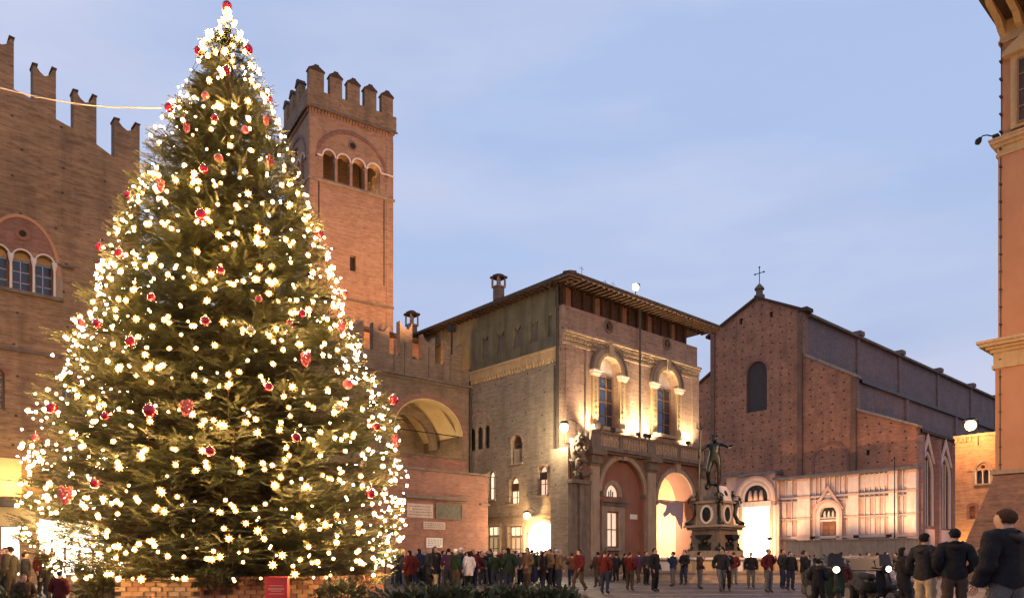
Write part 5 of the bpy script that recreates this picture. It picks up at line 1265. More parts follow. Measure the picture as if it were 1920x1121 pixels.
# ---- leafy shrubs
lf = np.array([[0, -.02, 0], [.05, .035, .01], [.13, 0, 0], [0, -.02, 0], [.13, 0, 0], [.05, -.04, .012]])
lm = rough_mat('shrub_leaf', (.03, .04, .016, 1), (.07, .07, .03, 1), 5, rough=.6); M['leaf'] = lm
def shrub(x, y, r, h, n, label, lscale=1.0, z0=0):
    global tmpl
    o = root('shrub', label, 'shrub', (x, y, z0)); keep = tmpl; tmpl = lf
    ph = rng.uniform(0, 2*pi, n); ct = rng.uniform(-.25, 1, n); rad = rng.uniform(.72, 1.06, n)*(1+.18*np.sin(ph*3+x)+.12*np.sin(ph*7+ct*5))
    st_ = np.sqrt(np.clip(1-ct**2, 0, 1))
    Pn = np.stack([rad*r*st_*np.cos(ph), rad*r*st_*np.sin(ph), h*.4+rad*h*.6*ct], 1)
    Dn = Pn-np.array([0, 0, h*.3])+rng.normal(0, .35*r, (n, 3)); Un = rng.normal(0, .6, (n, 3))+np.array([0, 0, 1])
    V_ = scatter(Pn, Dn, Un, rng.uniform(.7, 1.4, n)*lscale); tmpl = keep
    tri_object('foliage', V_, 'leaf', o)
    m_ = MB()
    for k in range(7):
        a_ = k*.9; m_.tube([(0, 0, 0), (r*.3*cos(a_), r*.3*sin(a_), h*.4), (r*.75*cos(a_), r*.75*sin(a_), h*.8)], [.03, .02, .008], 5)
    m_.build('stems', 'wood', o, kind='stuff')
shp = [(760, 13.5, 1112, .7, 'leafy shrub at the bottom edge, nearest the tree'), (835, 13.2, 1106, .7, 'second leafy shrub along the bottom edge from the tree'), (905, 13.6, 1114, .6, 'low middle shrub in the row along the bottom edge'), (965, 13.0, 1110, .6, 'fourth shrub along the bottom edge from the tree'), (1035, 13.4, 1113, .55, 'rightmost shrub in the row along the bottom edge')]
for px, Y, py, r, lab in shp: shrub((px-CX)/FPX*Y, Y, r, CH-(py-HY)/FPX*Y, 1500, lab)
shrub((395-CX)/FPX*17.1, 17.15, .42, .55, 700, 'trailing evergreen spilling over the planter corner', .8, PH-.38)
shrub((190-CX)/FPX*17.4, 17.4, .42, 1.0, 700, 'small leafy shrub left of the brick planter')
shrub((25-CX)/FPX*13, 13, .5, .62, 700, 'dark leafy shrub in the bottom left corner')
shrub((640-CX)/FPX*17.4, 17.4, .6, .7, 700, 'leafy shrub at the right end of the brick planter')
# ---- cable from the left palace to the tree
m = MB(); pA = (-13.2, 18.6, CH+(HY-163)/FPX*18.6); pB = ((303-CX)/FPX*19.6, 19.6, CH+(HY-203)/FPX*19.6)
pA = ((-20-CX)/FPX*18.6, 18.6, CH+(HY-160)/FPX*18.6)
pts = [tuple(Vector(pA).lerp(Vector(pB), i/10)-Vector((0, 0, .18*sin(pi*i/10)))) for i in range(11)]
cb, t, b = new_mat('pale_cable'); b.inputs['Base Color'].default_value = (.7, .55, .42, 1); M['cable'] = cb
m.tube(pts, .018, 5); o = m.build('cable', 'cable', None); tag(o, 'thin pale cable stretched from the left palace to the tree', 'cable')

# ------------------------------------------------------------------ figures grown from a skeleton
def skin_mesh(verts, rads, edges, extra=(), sub=1):
    """verts/rads/edges of the body; extra = list of separate rooted chains (points, radii)"""
    V_ = list(verts); E_ = list(edges); Rr = [(r, r) if not hasattr(r, '__len__') else r for r in rads]; roots_ = [0]
    for pts, rr in extra:
        b0 = len(V_); roots_.append(b0); V_ += pts; Rr += [(r, r) for r in rr]; E_ += [(b0+i, b0+i+1) for i in range(len(pts)-1)]
    me = bpy.data.meshes.new('figure'); me.from_pydata([tuple(v) for v in V_], E_, [])
    ob = bpy.data.objects.new('figure', me); COL.objects.link(ob)
    ob.modifiers.new('skin', 'SKIN'); 
    if not me.skin_vertices: pass
    sv = me.skin_vertices[0].data
    for i, r in enumerate(Rr): sv[i].radius = r; sv[i].use_root = i in roots_
    ss = ob.modifiers.new('sub', 'SUBSURF'); ss.levels = sub; ss.render_levels = sub
    dg = bpy.context.evaluated_depsgraph_get(); ev_ = ob.evaluated_get(dg); out_ = bpy.data.meshes.new_from_object(ev_)
    bpy.data.objects.remove(ob); bpy.data.meshes.remove(me); return out_
def hand_chains(w, d, side):
    """fingers from wrist w along direction d"""
    w = Vector(w); d = Vector(d).normalized(); s = Vector((0, 1, 0)).cross(d) if abs(d.y) < .8 else Vector((1, 0, 0)); 
    s = Vector((side*.25, -1, 0)); s = (s-d*s.dot(d)).normalized(); curl = d.cross(s)*(-side)
    out_ = []
    for k, (o_, L) in enumerate(((-.030, .068), (-.010, .078), (.010, .074), (.029, .058))):
        b0 = w+d*.075+s*o_*-1
        out_.append(([tuple(w+d*.045+s*-o_*.8), tuple(b0), tuple(b0+d*L*.5+curl*.006), tuple(b0+d*L+curl*.026)], [.012, .010, .009, .007]))
    t0 = w+d*.02+s*.022
    out_.append(([tuple(t0), tuple(t0+d*.028+s*.028), tuple(t0+d*.06+s*.034)], [.013, .011, .009]))
    return out_
def body(pose):
    """pose keys: le, lw, re, rw (elbows, wrists), lk, la, rk, ra (knees, ankles), head turn; faces -y"""
    P0 = dict(le=(-.27, .04, 1.13), lw=(-.27, -.08, .90), re=(.27, .04, 1.13), rw=(.27, -.08, .90), lk=(-.11, -.02, .49), la=(-.11, .03, .09), rk=(.11, -.02, .49), ra=(.11, .03, .09), lean=0.0)
    P0.update(pose); ln = P0['lean']
    def L_(p, k=1): return (p[0], p[1]-ln*k*(p[2]-.95), p[2])
    v = [(0, 0, .95), L_((0, .0, 1.12)), L_((0, 0, 1.30)), L_((0, .01, 1.43)), L_((0, .01, 1.50)), L_((0, -.022, 1.575)), L_((0, -.008, 1.655)), L_((0, .0, 1.715)),
         L_((-.19, .01, 1.41)), L_(P0['le']), L_(P0['lw']), L_((.19, .01, 1.41)), L_(P0['re']), L_(P0['rw']),
         (-.10, 0, .88), P0['lk'], P0['la'], (P0['la'][0]-.02, P0['la'][1]-.15, max(.04, P0['la'][2]-.05)),
         (.10, 0, .88), P0['rk'], P0['ra'], (P0['ra'][0]+.02, P0['ra'][1]-.15, max(.04, P0['ra'][2]-.05)),
         L_((0, -.115, 1.60))]
    r = [(.155, .115), (.14, .105), (.165, .115), (.12, .09), .046, (.056, .068), (.078, .098), (.062, .076),
         .062, .046, .03, .062, .046, .03, .095, .062, .042, .035, .095, .062, .042, .035, .016]
    e = [(0, 1), (1, 2), (2, 3), (3, 4), (4, 5), (5, 6), (6, 7), (3, 8), (8, 9), (9, 10), (3, 11), (11, 12), (12, 13), (0, 14), (14, 15), (15, 16), (16, 17), (0, 18), (18, 19), (19, 20), (20, 21), (5, 22)]
    reg = {(0, 1): 'torso', (1, 2): 'torso', (2, 3): 'torso', (3, 4): 'neck', (4, 5): 'neck', (5, 6): 'head', (6, 7): 'head', (3, 8): 'torso', (3, 11): 'torso', (8, 9): 'arm', (9, 10): 'arm', (11, 12): 'arm', (12, 13): 'arm', (0, 14): 'hip', (0, 18): 'hip', (14, 15): 'leg', (18, 19): 'leg', (15, 16): 'leg', (19, 20): 'leg', (16, 17): 'foot', (20, 21): 'foot', (5, 22): 'head'}
    ex = []
    for wi, ei, sd in ((10, 9, -1), (13, 12, 1)):
        d = Vector(v[wi])-Vector(v[ei]); d.normalize()
        n0 = len(v); v.append(tuple(Vector(v[wi])+d*.05)); r.append((.036, .02)); e.append((wi, n0)); reg[(wi, n0)] = 'hand'
        ex += hand_chains(v[wi], d, sd)
    me = skin_mesh(v, r, e, ex)
    A = np.array([v[a] for a, b_ in e]); B = np.array([v[b_] for a, b_ in e]); names = [reg[x] for x in e]
    co = np.empty(len(me.vertices)*3, np.float32); me.vertices.foreach_get('co', co); co = co.reshape(-1, 3)
    AB = B-A; tt = np.clip(((co[:, None, :]-A[None])*AB[None]).sum(2)/(AB**2).sum(1)[None], 0, 1)
    dist = np.linalg.norm(co[:, None, :]-(A[None]+tt[..., None]*AB[None]), axis=2)
    vr = [names[i] for i in dist.argmin(1)]
    return me, co, vr
def extract(me, co, vr, pred, infl, name, drape=None):
    keep = [pred(vr[i], co[i]) for i in range(len(co))]
    faces = [tuple(p.vertices) for p in me.polygons if all(keep[i] for i in p.vertices)]
    used = sorted({i for f in faces for i in f}); mp_ = {o_: n_ for n_, o_ in enumerate(used)}
    nv = []
    for i in used:
        n_ = me.vertices[i].normal; c = Vector(co[i])+n_*infl
        if drape: c = drape(c, n_, vr[i])
        nv.append(tuple(c))
    m2 = bpy.data.meshes.new(name); m2.from_pydata(nv, [], [tuple(mp_[i] for i in f) for f in faces])
    m2.polygons.foreach_set('use_smooth', [True]*len(m2.polygons)); return m2
def make_proto(pose, coat_len=.78, hair='short', scarf=False):
    me, co, vr = body(pose); me.polygons.foreach_set('use_smooth', [True]*len(me.polygons)); d = {'body': me}
    def fold(c, n_, r_):
        k = .010*sin(c.z*34+c.x*9)+.006*sin(c.z*61+c.y*20)
        return c+n_*k
    d['jacket'] = extract(me, co, vr, lambda r_, c: (r_ in ('torso', 'arm') or (r_ == 'hip' and c[2] > coat_len-.02) or (r_ == 'leg' and c[2] > coat_len) or (r_ == 'neck' and c[2] < 1.49)) and c[2] > min(coat_len, .85) or (r_ == 'arm'), .042, 'jacket', fold)
    d['trousers'] = extract(me, co, vr, lambda r_, c: r_ in ('hip', 'leg') and c[2] > .07 or (r_ == 'torso' and c[2] < 1.0), .024, 'trousers', fold)
    d['shoes'] = extract(me, co, vr, lambda r_, c: r_ == 'foot' or (r_ == 'leg' and c[2] < .13), .012, 'shoes')
    hl = 1.60 if hair == 'short' else 1.46
    ln_ = pose.get('lean', 0); hc = Vector((0, .014-ln_*.70, 1.652)); bmh = bmesh.new(); bmesh.ops.create_icosphere(bmh, subdivisions=3, radius=1)
    for v_ in bmh.verts:
        a_ = atan2(v_.co.x, v_.co.y); w_ = 1+.05*sin(a_*9+v_.co.z*6)+.03*sin(a_*23)
        v_.co = Vector((v_.co.x*.089*w_, v_.co.y*.106*w_, v_.co.z*.098*(1+.03*sin(a_*5))))+hc
    kill = [v_ for v_ in bmh.verts if (v_.co.y-hc.y < -.052 and v_.co.z < 1.70) or (v_.co.y-hc.y < -.005 and v_.co.z < 1.655) or v_.co.z < 1.575]
    bmesh.ops.delete(bmh, geom=kill, context='VERTS')
    if hair == 'long':
        for v_ in bmh.verts:
            if v_.co.z < 1.60 and v_.co.y > hc.y-.02: v_.co.z -= .13; v_.co.y += .02
    for f_ in bmh.faces: f_.smooth = True
    mh = bpy.data.meshes.new('hair'); bmh.to_mesh(mh); bmh.free(); d['hair'] = mh
    if hair == 'long':
        pass
    m_ = MB(); 
    for s in (-1, 1): m_.ball((s*.032, -.093-pose.get('lean', 0)*.68, 1.635), .011, 6)
    o_ = m_.build('eyes', 'dark', None, smooth=True); d['eyes'] = o_.data; bpy.data.objects.remove(o_)
    return d
poses = {
 'stand': dict(), 'pockets': dict(le=(-.30, .06, 1.14), lw=(-.17, -.13, .98), re=(.30, .06, 1.14), rw=(.17, -.13, .98)),
 'walk': dict(lk=(-.10, -.20, .52), la=(-.10, -.22, .10), rk=(.10, .02, .50), ra=(.10, .30, .16), le=(-.26, .14, 1.15), lw=(-.24, .12, .92), re=(.26, -.05, 1.14), rw=(.24, -.24, .97), lean=.04),
 'shift': dict(lk=(-.13, -.08, .50), la=(-.18, .0, .09), le=(-.28, .02, 1.14), lw=(-.12, -.20, 1.08), re=(.29, .03, 1.14), rw=(.12, -.22, 1.04)),
 'phone': dict(re=(.25, -.04, 1.16), rw=(.13, -.20, 1.38), le=(-.30, .05, 1.14), lw=(-.18, -.12, .98)),
 'point': dict(re=(.33, -.18, 1.30), rw=(.36, -.42, 1.38), lean=.05),
}
protos = {k: [make_proto(p, .86, 'short'), make_proto(p, .62, 'long')] for k, p in poses.items()}
cloth = {}
def cmat(name, c, rough=.85):
    if name not in cloth: cloth[name] = rough_mat(name.replace(' ', '_')+'_cloth', tuple(c)+(1,), tuple(min(1, x*1.35+.004) for x in c)+(1,), 8, rough=rough, bump=.5, spec=.12 if rough > .7 else .5)
    return cloth[name]
JC = {'black': (.012, .012, .014), 'charcoal': (.02, .02, .022), 'navy': (.012, .018, .045), 'dark red': (.07, .011, .011), 'brown': (.045, .026, .016), 'tan': (.11, .07, .04), 'green': (.014, .026, .017), 'white': (.55, .5, .5), 'grey': (.05, .047, .05), 'purple': (.04, .018, .05), 'orange brown': (.13, .05, .025), 'light blue': (.1, .14, .22), 'pale pink': (.3, .2, .21)}
TC = {'dark jeans': (.02, .025, .045), 'black trousers': (.012, .012, .013), 'beige trousers': (.36, .27, .17), 'grey trousers': (.09, .085, .08), 'brown trousers': (.05, .035, .025), 'pale trousers': (.34, .29, .2)}
HC = {'dark hair': (.012, .009, .007), 'brown hair': (.05, .026, .013), 'fair hair': (.28, .18, .08), 'black cap': (.01, .01, .01), 'white hat': (.6, .55, .52), 'grey hair': (.22, .2, .19), 'red hat': (.3, .02, .02)}
skin_m = rough_mat('skin', (.42, .24, .17, 1), (.46, .28, .2, 1), 6, rough=.6, bump=.02)
shoe_m = cmat('black shoe', (.012, .011, .01), .5)
def person(px, Y, rot, pose, jac, tro, hr, label, h=1.72, group=None, x=None):
    female = 'long' in label or 'woman' in label
    pr_ = protos[pose][1 if female else 0]
    o = root('person', label, 'person', ((px-CX)/FPX*Y, Y, 0), rot, group)
    for nm, mt in (('body', skin_m), ('jacket', cmat(jac, JC[jac])), ('trousers', cmat(tro, TC[tro])), ('shoes', shoe_m), ('hair', cmat(hr, HC[hr])), ('eyes', M['dark'])):
        c = bpy.data.objects.new(nm if not (nm == 'hair' and ('cap' in hr or 'hat' in hr)) else 'hat', pr_[nm]); COL.objects.link(c); c.parent = o
        if not pr_[nm].materials: pr_[nm].materials.append(mt)
        c.material_slots[0].link = 'OBJECT'; c.material_slots[0].material = mt
    s = h/1.755; o.scale = (s*1.02, s*1.02, s); return o
# near people on the right
back = pi
person(1735, 14.2, radians(115), 'pockets', 'charcoal', 'beige trousers', 'dark hair', 'man in charcoal jacket and beige trousers standing left of the man in the black cap', 1.78)
pc_ = person(1790, 13.6, radians(160), 'pockets', 'black', 'brown trousers', 'black cap', 'man in black jacket and black peaked cap in front of the brick slope', 1.84)
m = MB(); m.prism([(.085*cos(a), .10*sin(a)*1.0-.08) for a in [pi+pi*i/10 for i in range(11)]], [], lambda a, d, z: (a, z-.02, d), 1.665, 1.68); br_ = m.build('cap_peak', cmat('black cap', HC['black cap']), pc_)
person(1884, 9.0, radians(200), 'stand', 'black', 'grey trousers', 'brown hair', 'tall broad person in black coat, largest figure at the right edge', 1.86).scale = (1.25, 1.2, 1.07)
person(1694, 17.0, radians(80), 'shift', 'black', 'black trousers', 'dark hair', 'woman with long dark hair in a black coat beside the parked scooters', 1.56)
person(1534, 18, radians(150), 'shift', 'black', 'black trousers', 'dark hair', 'dark figure in black left of the scooters at the bottom edge', 1.3)
person(1578, 20, radians(-160), 'walk', 'dark red', 'beige trousers', 'brown hair', 'person in dark red jacket behind the leftmost scooter', 1.35)
for o_ in [x for x in bpy.data.objects if x.name.startswith('person') and x.get('category') == 'person']:
    m = MB(); ring = [(.068*cos(2*pi*k/14), .005+.078*sin(2*pi*k/14)-.0, 1.485+.02*sin(2*pi*k/14)) for k in range(15)]; m.tube(ring, .030, 8); m.build('collar', o_.children[1].material_slots[0].material, o_, smooth=True)
    m = MB(); m.tube([(-.10, .10, 1.45), (0, .135, 1.40), (.10, .10, 1.45)], [.03, .055, .03], 8); m.build('hood', o_.children[1].material_slots[0].material, o_, smooth=True)
# by the fountain
person(1283, 38, radians(-60), 'shift', 'black', 'dark jeans', 'dark hair', 'person in black standing left before the fountain, seen against the bright arch', 1.78)
person(1212, 38, radians(40), 'phone', 'charcoal', 'black trousers', 'dark hair', 'person in charcoal standing at the left end of the fountain basin', 1.72)
person(1376, 39, radians(150), 'pockets', 'dark red', 'grey trousers', 'brown hair', 'person in dark red jacket before the right part of the fountain basin', 1.7)
pls = [(1143, 44, 'green', 'dark green'), (1131, 45, 'charcoal', 'charcoal'), (1155, 44, 'black', 'black'), (1172, 45, 'green', 'green'), (1182, 43, 'brown', 'brown')]
for i, (px, Y, j, jn) in enumerate(pls):
    person(px, Y, random.uniform(-3, 3), random.choice(['stand', 'pockets', 'shift']), j, 'black trousers', 'dark hair', ['third', 'first', 'fourth', 'fifth', 'sixth'][i].replace('third', 'second').replace('fourth', 'third').replace('fifth', 'fourth').replace('sixth', 'last')+' from left of the group before the blind portico arch, in '+jn, 1.68, 'people before the blind portico arch')
# walkers in front of portico, reds
wl = [(1072, 36, 'orange brown', 'tan'), (1086, 29, 'dark red', ''), (1121, 34, 'brown', ''), (1134, 28, 'dark red', ''), (1181, 31, 'dark red', ''), (1198, 40, 'purple', '')]
for i, (px, Y, j, _) in enumerate(wl):
    person(px, Y, random.uniform(-3, 3), random.choice(['walk', 'walk', 'pockets', 'phone']), j, random.choice(['dark jeans', 'black trousers', 'brown trousers']), random.choice(['dark hair', 'brown hair']), ['first', 'second', 'third', 'fourth', 'fifth', 'last'][i]+' from the left of the walkers passing before the salmon portico, in '+j, random.uniform(1.6, 1.72), 'walkers before the salmon portico')
# crowd between tree and palace
random.seed(21)
zones = [(738, 800, 12, 'in the crowd beside the tree'), (800, 862, 14, 'in the crowd below the annex plaques'), (862, 925, 14, 'in the crowd below the annex corner'), (925, 990, 13, 'in the crowd before the lit doors'), (990, 1052, 12, 'in the crowd before the blazing entrance')]
special = {'white': 0}
nth = ['first', 'second', 'third', 'fourth', 'fifth', 'sixth', 'seventh', 'eighth', 'ninth', 'tenth', 'eleventh', 'twelfth', 'thirteenth', 'fourteenth', 'fifteenth']
dark_c = ['black', 'charcoal', 'navy', 'green', 'brown', 'black', 'dark red', 'grey', 'black', 'purple']
for zi, (xa, xb_, n, desc) in enumerate(zones):
    xs = sorted(xa+(xb_-xa)*(i+.5)/n+random.uniform(-1.6, 1.6) for i in range(n))
    for i, px in enumerate(xs):
        Y = random.choice([31, 33, 35, 37, 39, 42, 46])+random.uniform(-.8, .8)
        j = random.choice(dark_c); 
        if zi == 0 and random.random() < .4: j = 'dark red'
        if (zi, i) in ((2, 1), (2, 3)): j = 'white'
        if (zi, i) in ((2, 5),): j = 'light blue'
        if (zi, i) in ((1, 7),): j = 'white'
        if zi >= 3 and random.random() < .14: j = 'tan'
        h_ = random.choice(['dark hair', 'brown hair', 'dark hair', 'fair hair', 'grey hair', 'black cap', 'white hat'] if random.random() < .6 else ['dark hair'])
        fem = random.random() < .4 and 'hair' in h_
        lab = nth[i]+' from left '+desc+', '+j+' jacket'+(', long hair' if fem else '')
        person(px, Y, random.uniform(-pi, pi), random.choice(['stand', 'pockets', 'shift', 'walk', 'phone', 'stand', 'pockets', 'point']), j, random.choice(list(TC)[:5] if random.random() < .3 else ['dark jeans', 'black trousers']), h_, lab, random.uniform(1.6, 1.84), 'people in the crowd beneath the palace')
for i, (px, Y, j) in enumerate(((1228, 30, 'black'), (1262, 36, 'navy'), (1312, 33, 'brown'), (1352, 30, 'charcoal'), (1362, 31, 'black'), (1408, 34, 'black'), (1441, 29, 'dark red'), (1468, 33, 'charcoal'), (1482, 31, 'black'), (1508, 27, 'black'))):
    person(px, Y, random.uniform(-3, 3), random.choice(['walk', 'stand', 'pockets', 'phone', 'shift']), j, random.choice(['dark jeans', 'black trousers', 'grey trousers']), random.choice(['dark hair', 'brown hair']), nth[i]+' from left of the people nearer than the fountain basin, '+j+' jacket', random.uniform(1.58, 1.76), 'people crossing before the fountain')
# two raised people against the annex wall
person(754, 44, radians(10), 'pockets', 'black', 'dark jeans', 'dark hair', 'person in black standing a head above the crowd, beside the tree', 1.95)
person(805, 44, radians(10), 'point', 'charcoal', 'black trousers', 'dark hair', 'person in charcoal standing out against the white notice panel', 1.95)
# left bottom people
lp = [(18, 19, 'black', 1.62, 'dark hair'), (48, 22, 'charcoal', 1.5, 'dark hair'), (97, 21, 'black', 1.52, 'dark hair'), (80, 26, 'dark red', 1.68, 'brown hair'), (45, 13, 'brown', 1.02, 'brown hair'), (112, 15, 'dark red', 1.05, 'dark hair'), (150, 20, 'charcoal', 1.35, 'dark hair'), (8, 25, 'orange brown', 1.7, 'brown hair')]
for px, Y, j, h_, hr in lp:
    person(px, Y, random.uniform(-pi, pi), random.choice(['stand', 'pockets']), j, 'black trousers', hr, {18: 'person in black at the left edge before the narrow shop window', 48: 'person in charcoal jacket between the two shop windows', 97: 'person in black before the left end of the wide shop window', 80: 'person in dark red farther back between the shop windows', 45: 'child with brown hair in a brown jacket at the bottom left', 112: 'child in a dark red jacket at the bottom left beside the tree', 150: 'person in charcoal half hidden by the lowest left branches', 8: 'person in orange brown jacket at the extreme left edge'}[px], h_)
# background people by the church
for i in range(9):
    px = 1432+i*14+random.uniform(-3, 3); j = ['navy', 'grey', 'white', 'green', 'charcoal', 'green', 'brown', 'black', 'grey'][i]
    person(px, 58+random.uniform(-4, 6), random.uniform(-3, 3), random.choice(['stand', 'walk', 'pockets']), j, 'black trousers', 'dark hair', nth[i]+' from left of the people before the church, '+j+' jacket', 1.7, 'people before the church')

for i in range(8):
    px = 1560+i*17; j = ['grey', 'pale pink', 'charcoal', 'brown', 'grey', 'purple', 'black', 'tan'][i]
    person(px, 40+random.uniform(-3, 8), random.uniform(-3, 3), random.choice(['stand', 'walk', 'pockets']), j, 'black trousers', 'dark hair', nth[i]+' from the left of the people behind the scooters, '+j+' jacket', 1.7, 'people behind the scooters')

# ------------------------------------------------------------------ fountain
FY = 48.0; FX = (1340-CX)/FPX*FY; fs = FPX/FY
fo = root('fountain', 'sculpted marble and bronze fountain with a tall bronze sea god holding a trident', 'fountain', (FX, FY, 0), R41)
def fz(py): return CH+(HY-py)/fs
def octo(r, off=pi/8): return [(r*cos(off+pi/4*i), r*sin(off+pi/4*i)) for i in range(8)]
fl_ = lambda a, d, z: (a, z, d)
for r, z0, z1 in ((7.2, 0, .16), (6.7, .16, .30), (6.2, .30, .40)): m = MB(); m.prism(octo(r), [], fl_, z0, z1); m.build('step', 'stone', fo)
m = MB(); m.prism(octo(5.6), [octo(5.25)], fl_, .40, 1.30); bwall = m.build('basin_wall', 'stone', fo)
m = MB(); m.prism(octo(5.75), [octo(5.1)], fl_, 1.30, 1.42); m.build('basin_rim', 'marble', fo)
m = MB(); m.prism(octo(5.7), [octo(5.25)], fl_, .401, .52); m.build('basin_base', 'stone_dark', fo)
for i in range(8):
    a0_, a1_ = pi/8+pi/4*i, pi/8+pi/4*(i+1); ri = 5.6*cos(pi/8)
    am = (a0_+a1_)/2; c_ = Vector((ri*cos(am), ri*sin(am), 0)); tdir = Vector((-sin(am), cos(am), 0)); nd = Vector((cos(am), sin(am), 0))
    for k in (-1, 0, 1):
        pp = c_+tdir*k*1.35; m = MB()
        q_ = [pp+tdir*-.5+nd*.05, pp+tdir*.5+nd*.05, pp+tdir*.5-nd*.02, pp+tdir*-.5-nd*.02]
        n0 = len(m.v); m.v += [(v_.x, v_.y, z_) for z_ in (.62, 1.16) for v_ in q_]; m.f += [(3, 2, 1, 0), (4, 5, 6, 7)]+[(j, (j+1) % 4, 4+(j+1) % 4, 4+j) for j in range(4)]
        m.build('panel', 'stone_ochre' if k else 'marble', bwall)
wm, t, b = new_mat('fountain_water'); b.inputs['Base Color'].default_value = (.02, .03, .03, 1); b.inputs['Roughness'].default_value = .08
m = MB(); m.prism(octo(5.24), [], fl_, .9, 1.15); m.build('water', wm, fo)
def sq(w): return [(-w, -w), (w, -w), (w, w), (-w, w)]
def block(name, mat, w, z0, z1, w1=None):
    m = MB(); w1 = w1 or w
    m.v += [(x, y, z0) for x, y in sq(w)]+[(x, y, z1) for x, y in sq(w1)]; m.f += [(3, 2, 1, 0), (4, 5, 6, 7)]+[(j, (j+1) % 4, 4+(j+1) % 4, 4+j) for j in range(4)]
    return m.build(name, mat, fo)
block('pedestal_base', 'stone', 1.28, 1.0, fz(1032)); lowb = block('pedestal_block', 'stone_dark', 1.08, fz(1032), fz(993), 1.02)
block('pedestal_cornice', 'stone_dark', 1.25, fz(993), fz(989)); block('pedestal_cornice', 'stone', 1.42, fz(989)+.003, fz(985))
block('pedestal_block', 'stone', .86, fz(985)+.003, fz(944), .78); block('pedestal_cornice', 'stone', .98, fz(944)+.003, fz(940)); 
block('plinth', 'stone_dark', .55, fz(940)+.003, fz(930), .5); block('plinth', 'stone_dark', .42, fz(930)+.003, fz(914), .30)
for k in range(4):
    an = pi/2*k; ca, sa = cos(an), sin(an)
    rot = lambda x, y: (x*ca-y*sa, x*sa+y*ca)
    # medallions in white oval frames on each side
    m = MB(); m.prism(circ(0, fz(965), .46, 18, .60), [circ(0, fz(965), .34, 18, .48)], lambda a, d, z: (*rot(a, -(.86+d)), z), -.04, .10); m.build('medallion_frame', 'marble', fo)
    m = MB(); m.prism(circ(0, fz(965), .34, 16, .48), [], lambda a, d, z: (*rot(a, -(.86+d)), z), -.04, .05); m.build('medallion', 'bronze', fo)
    # shell basins and masks on the lower block
    m = MB(); m.prism([(-.5, fz(1003)), (.5, fz(1003)), (.34, fz(1010)), (0, fz(1014)), (-.34, fz(1010))], [], lambda a, d, z: (*rot(a, -(1.04+d)), z), -.05, .5); m.build('shell_basin', 'bronze', fo)
    m = MB(); m.prism([(-.45, fz(1040)), (.45, fz(1040)), (.45, fz(1018)), (-.45, fz(1018))], [], lambda a, d, z: (*rot(a, -(1.05+d)), z), -.03, .08); m.build('panel', 'bronze', fo)
    m = MB(); m.ball((*rot(0, -1.15), fz(1015)), .2, 8); m.ball((*rot(.25, -1.12), fz(1020)), .14, 8); m.ball((*rot(-.25, -1.12), fz(1020)), .14, 8); m.build('lion_mask', 'bronze', fo, smooth=True)
    # corner volutes
    cx_, cy_ = rot(.86, -.86); dx, dy = rot(.7071, -.7071)
    m = MB(); zz = [fz(944), fz(950), fz(965), fz(978), fz(984)]; oo = [.05, .12, .05, .25, .62]
    m.tube([(cx_+dx*o_, cy_+dy*o_, z_) for o_, z_ in zip(oo, zz)], [.12, .14, .12, .16, .2], 8); m.build('volute', 'bronze', fo, smooth=True)
# leaning coat of arms
m = MB(); m.prism([(-.42, 0), (.42, 0), (.5, .5), (.3, .95), (-.3, .95), (-.5, .5)], [circ(0, .48, .2, 10)], lambda a, d, z: (a, -.86-d+z*.35, fz(940)+z), 0, .14); m.build('coat_of_arms', 'marble', fo)
m = MB(); m.prism(circ(0, .48, .2, 10), [], lambda a, d, z: (a, -.88-d+z*.35, fz(940)+z), 0, .1); m.build('coat_of_arms_boss', 'bronze', fo)
def fig_obj(name, pose, scale, loc, rz, par, mat='bronze'):
    me, co, vr = body(pose); me.polygons.foreach_set('use_smooth', [True]*len(me.polygons)); me.materials.append(M[mat])
    o = bpy.data.objects.new(name, me); COL.objects.link(o); o.parent = par; o.location = loc; o.rotation_euler = (0, 0, rz); o.scale = (scale*1.12, scale*1.12, scale); return o
# Neptune: weight on one leg, arm out, trident upright
nz_ = fz(914); ns = (fz(812)-nz_)/1.755
st_ = fig_obj('statue', dict(lk=(-.14, -.12, .52), la=(-.16, .06, .12), rk=(.11, .0, .49), ra=(.09, .02, .09), le=(-.36, -.12, 1.22), lw=(-.30, -.30, 1.05), re=(.37, -.14, 1.28), rw=(.48, -.36, 1.26)), ns, (0, 0, nz_-.05), -R41+radians(-30), fo); st_.scale = (ns*1.3, ns*1.3, ns)
m = MB(); pts = [(-.30, -.34, .05), (-.28, -.33, 1.0), (-.26, -.32, 1.86)]; m.tube(pts, .022, 6)
for s in (-1, 0, 1): m.tube([(-.26, -.32, 1.86), (-.26+s*.09, -.32, 1.93), (-.26+s*.09, -.32, 2.12)], [.02, .018, .006], 5)
m.build('trident', 'bronze', st_)
m = MB(); m.ball((0, -.04, 1.57), .07, 8, 1.2); m.ball((0, .01, 1.70), .09, 8, .8); m.build('beard_and_curls', 'bronze', st_, smooth=True)
m = MB(); m.tube([(-.16, -.1, 0), (-.2, .05, .12), (-.1, .12, .2), (.05, .1, .1)], [.06, .1, .08, .04], 8); m.build('dolphin', 'bronze', st_, smooth=True)
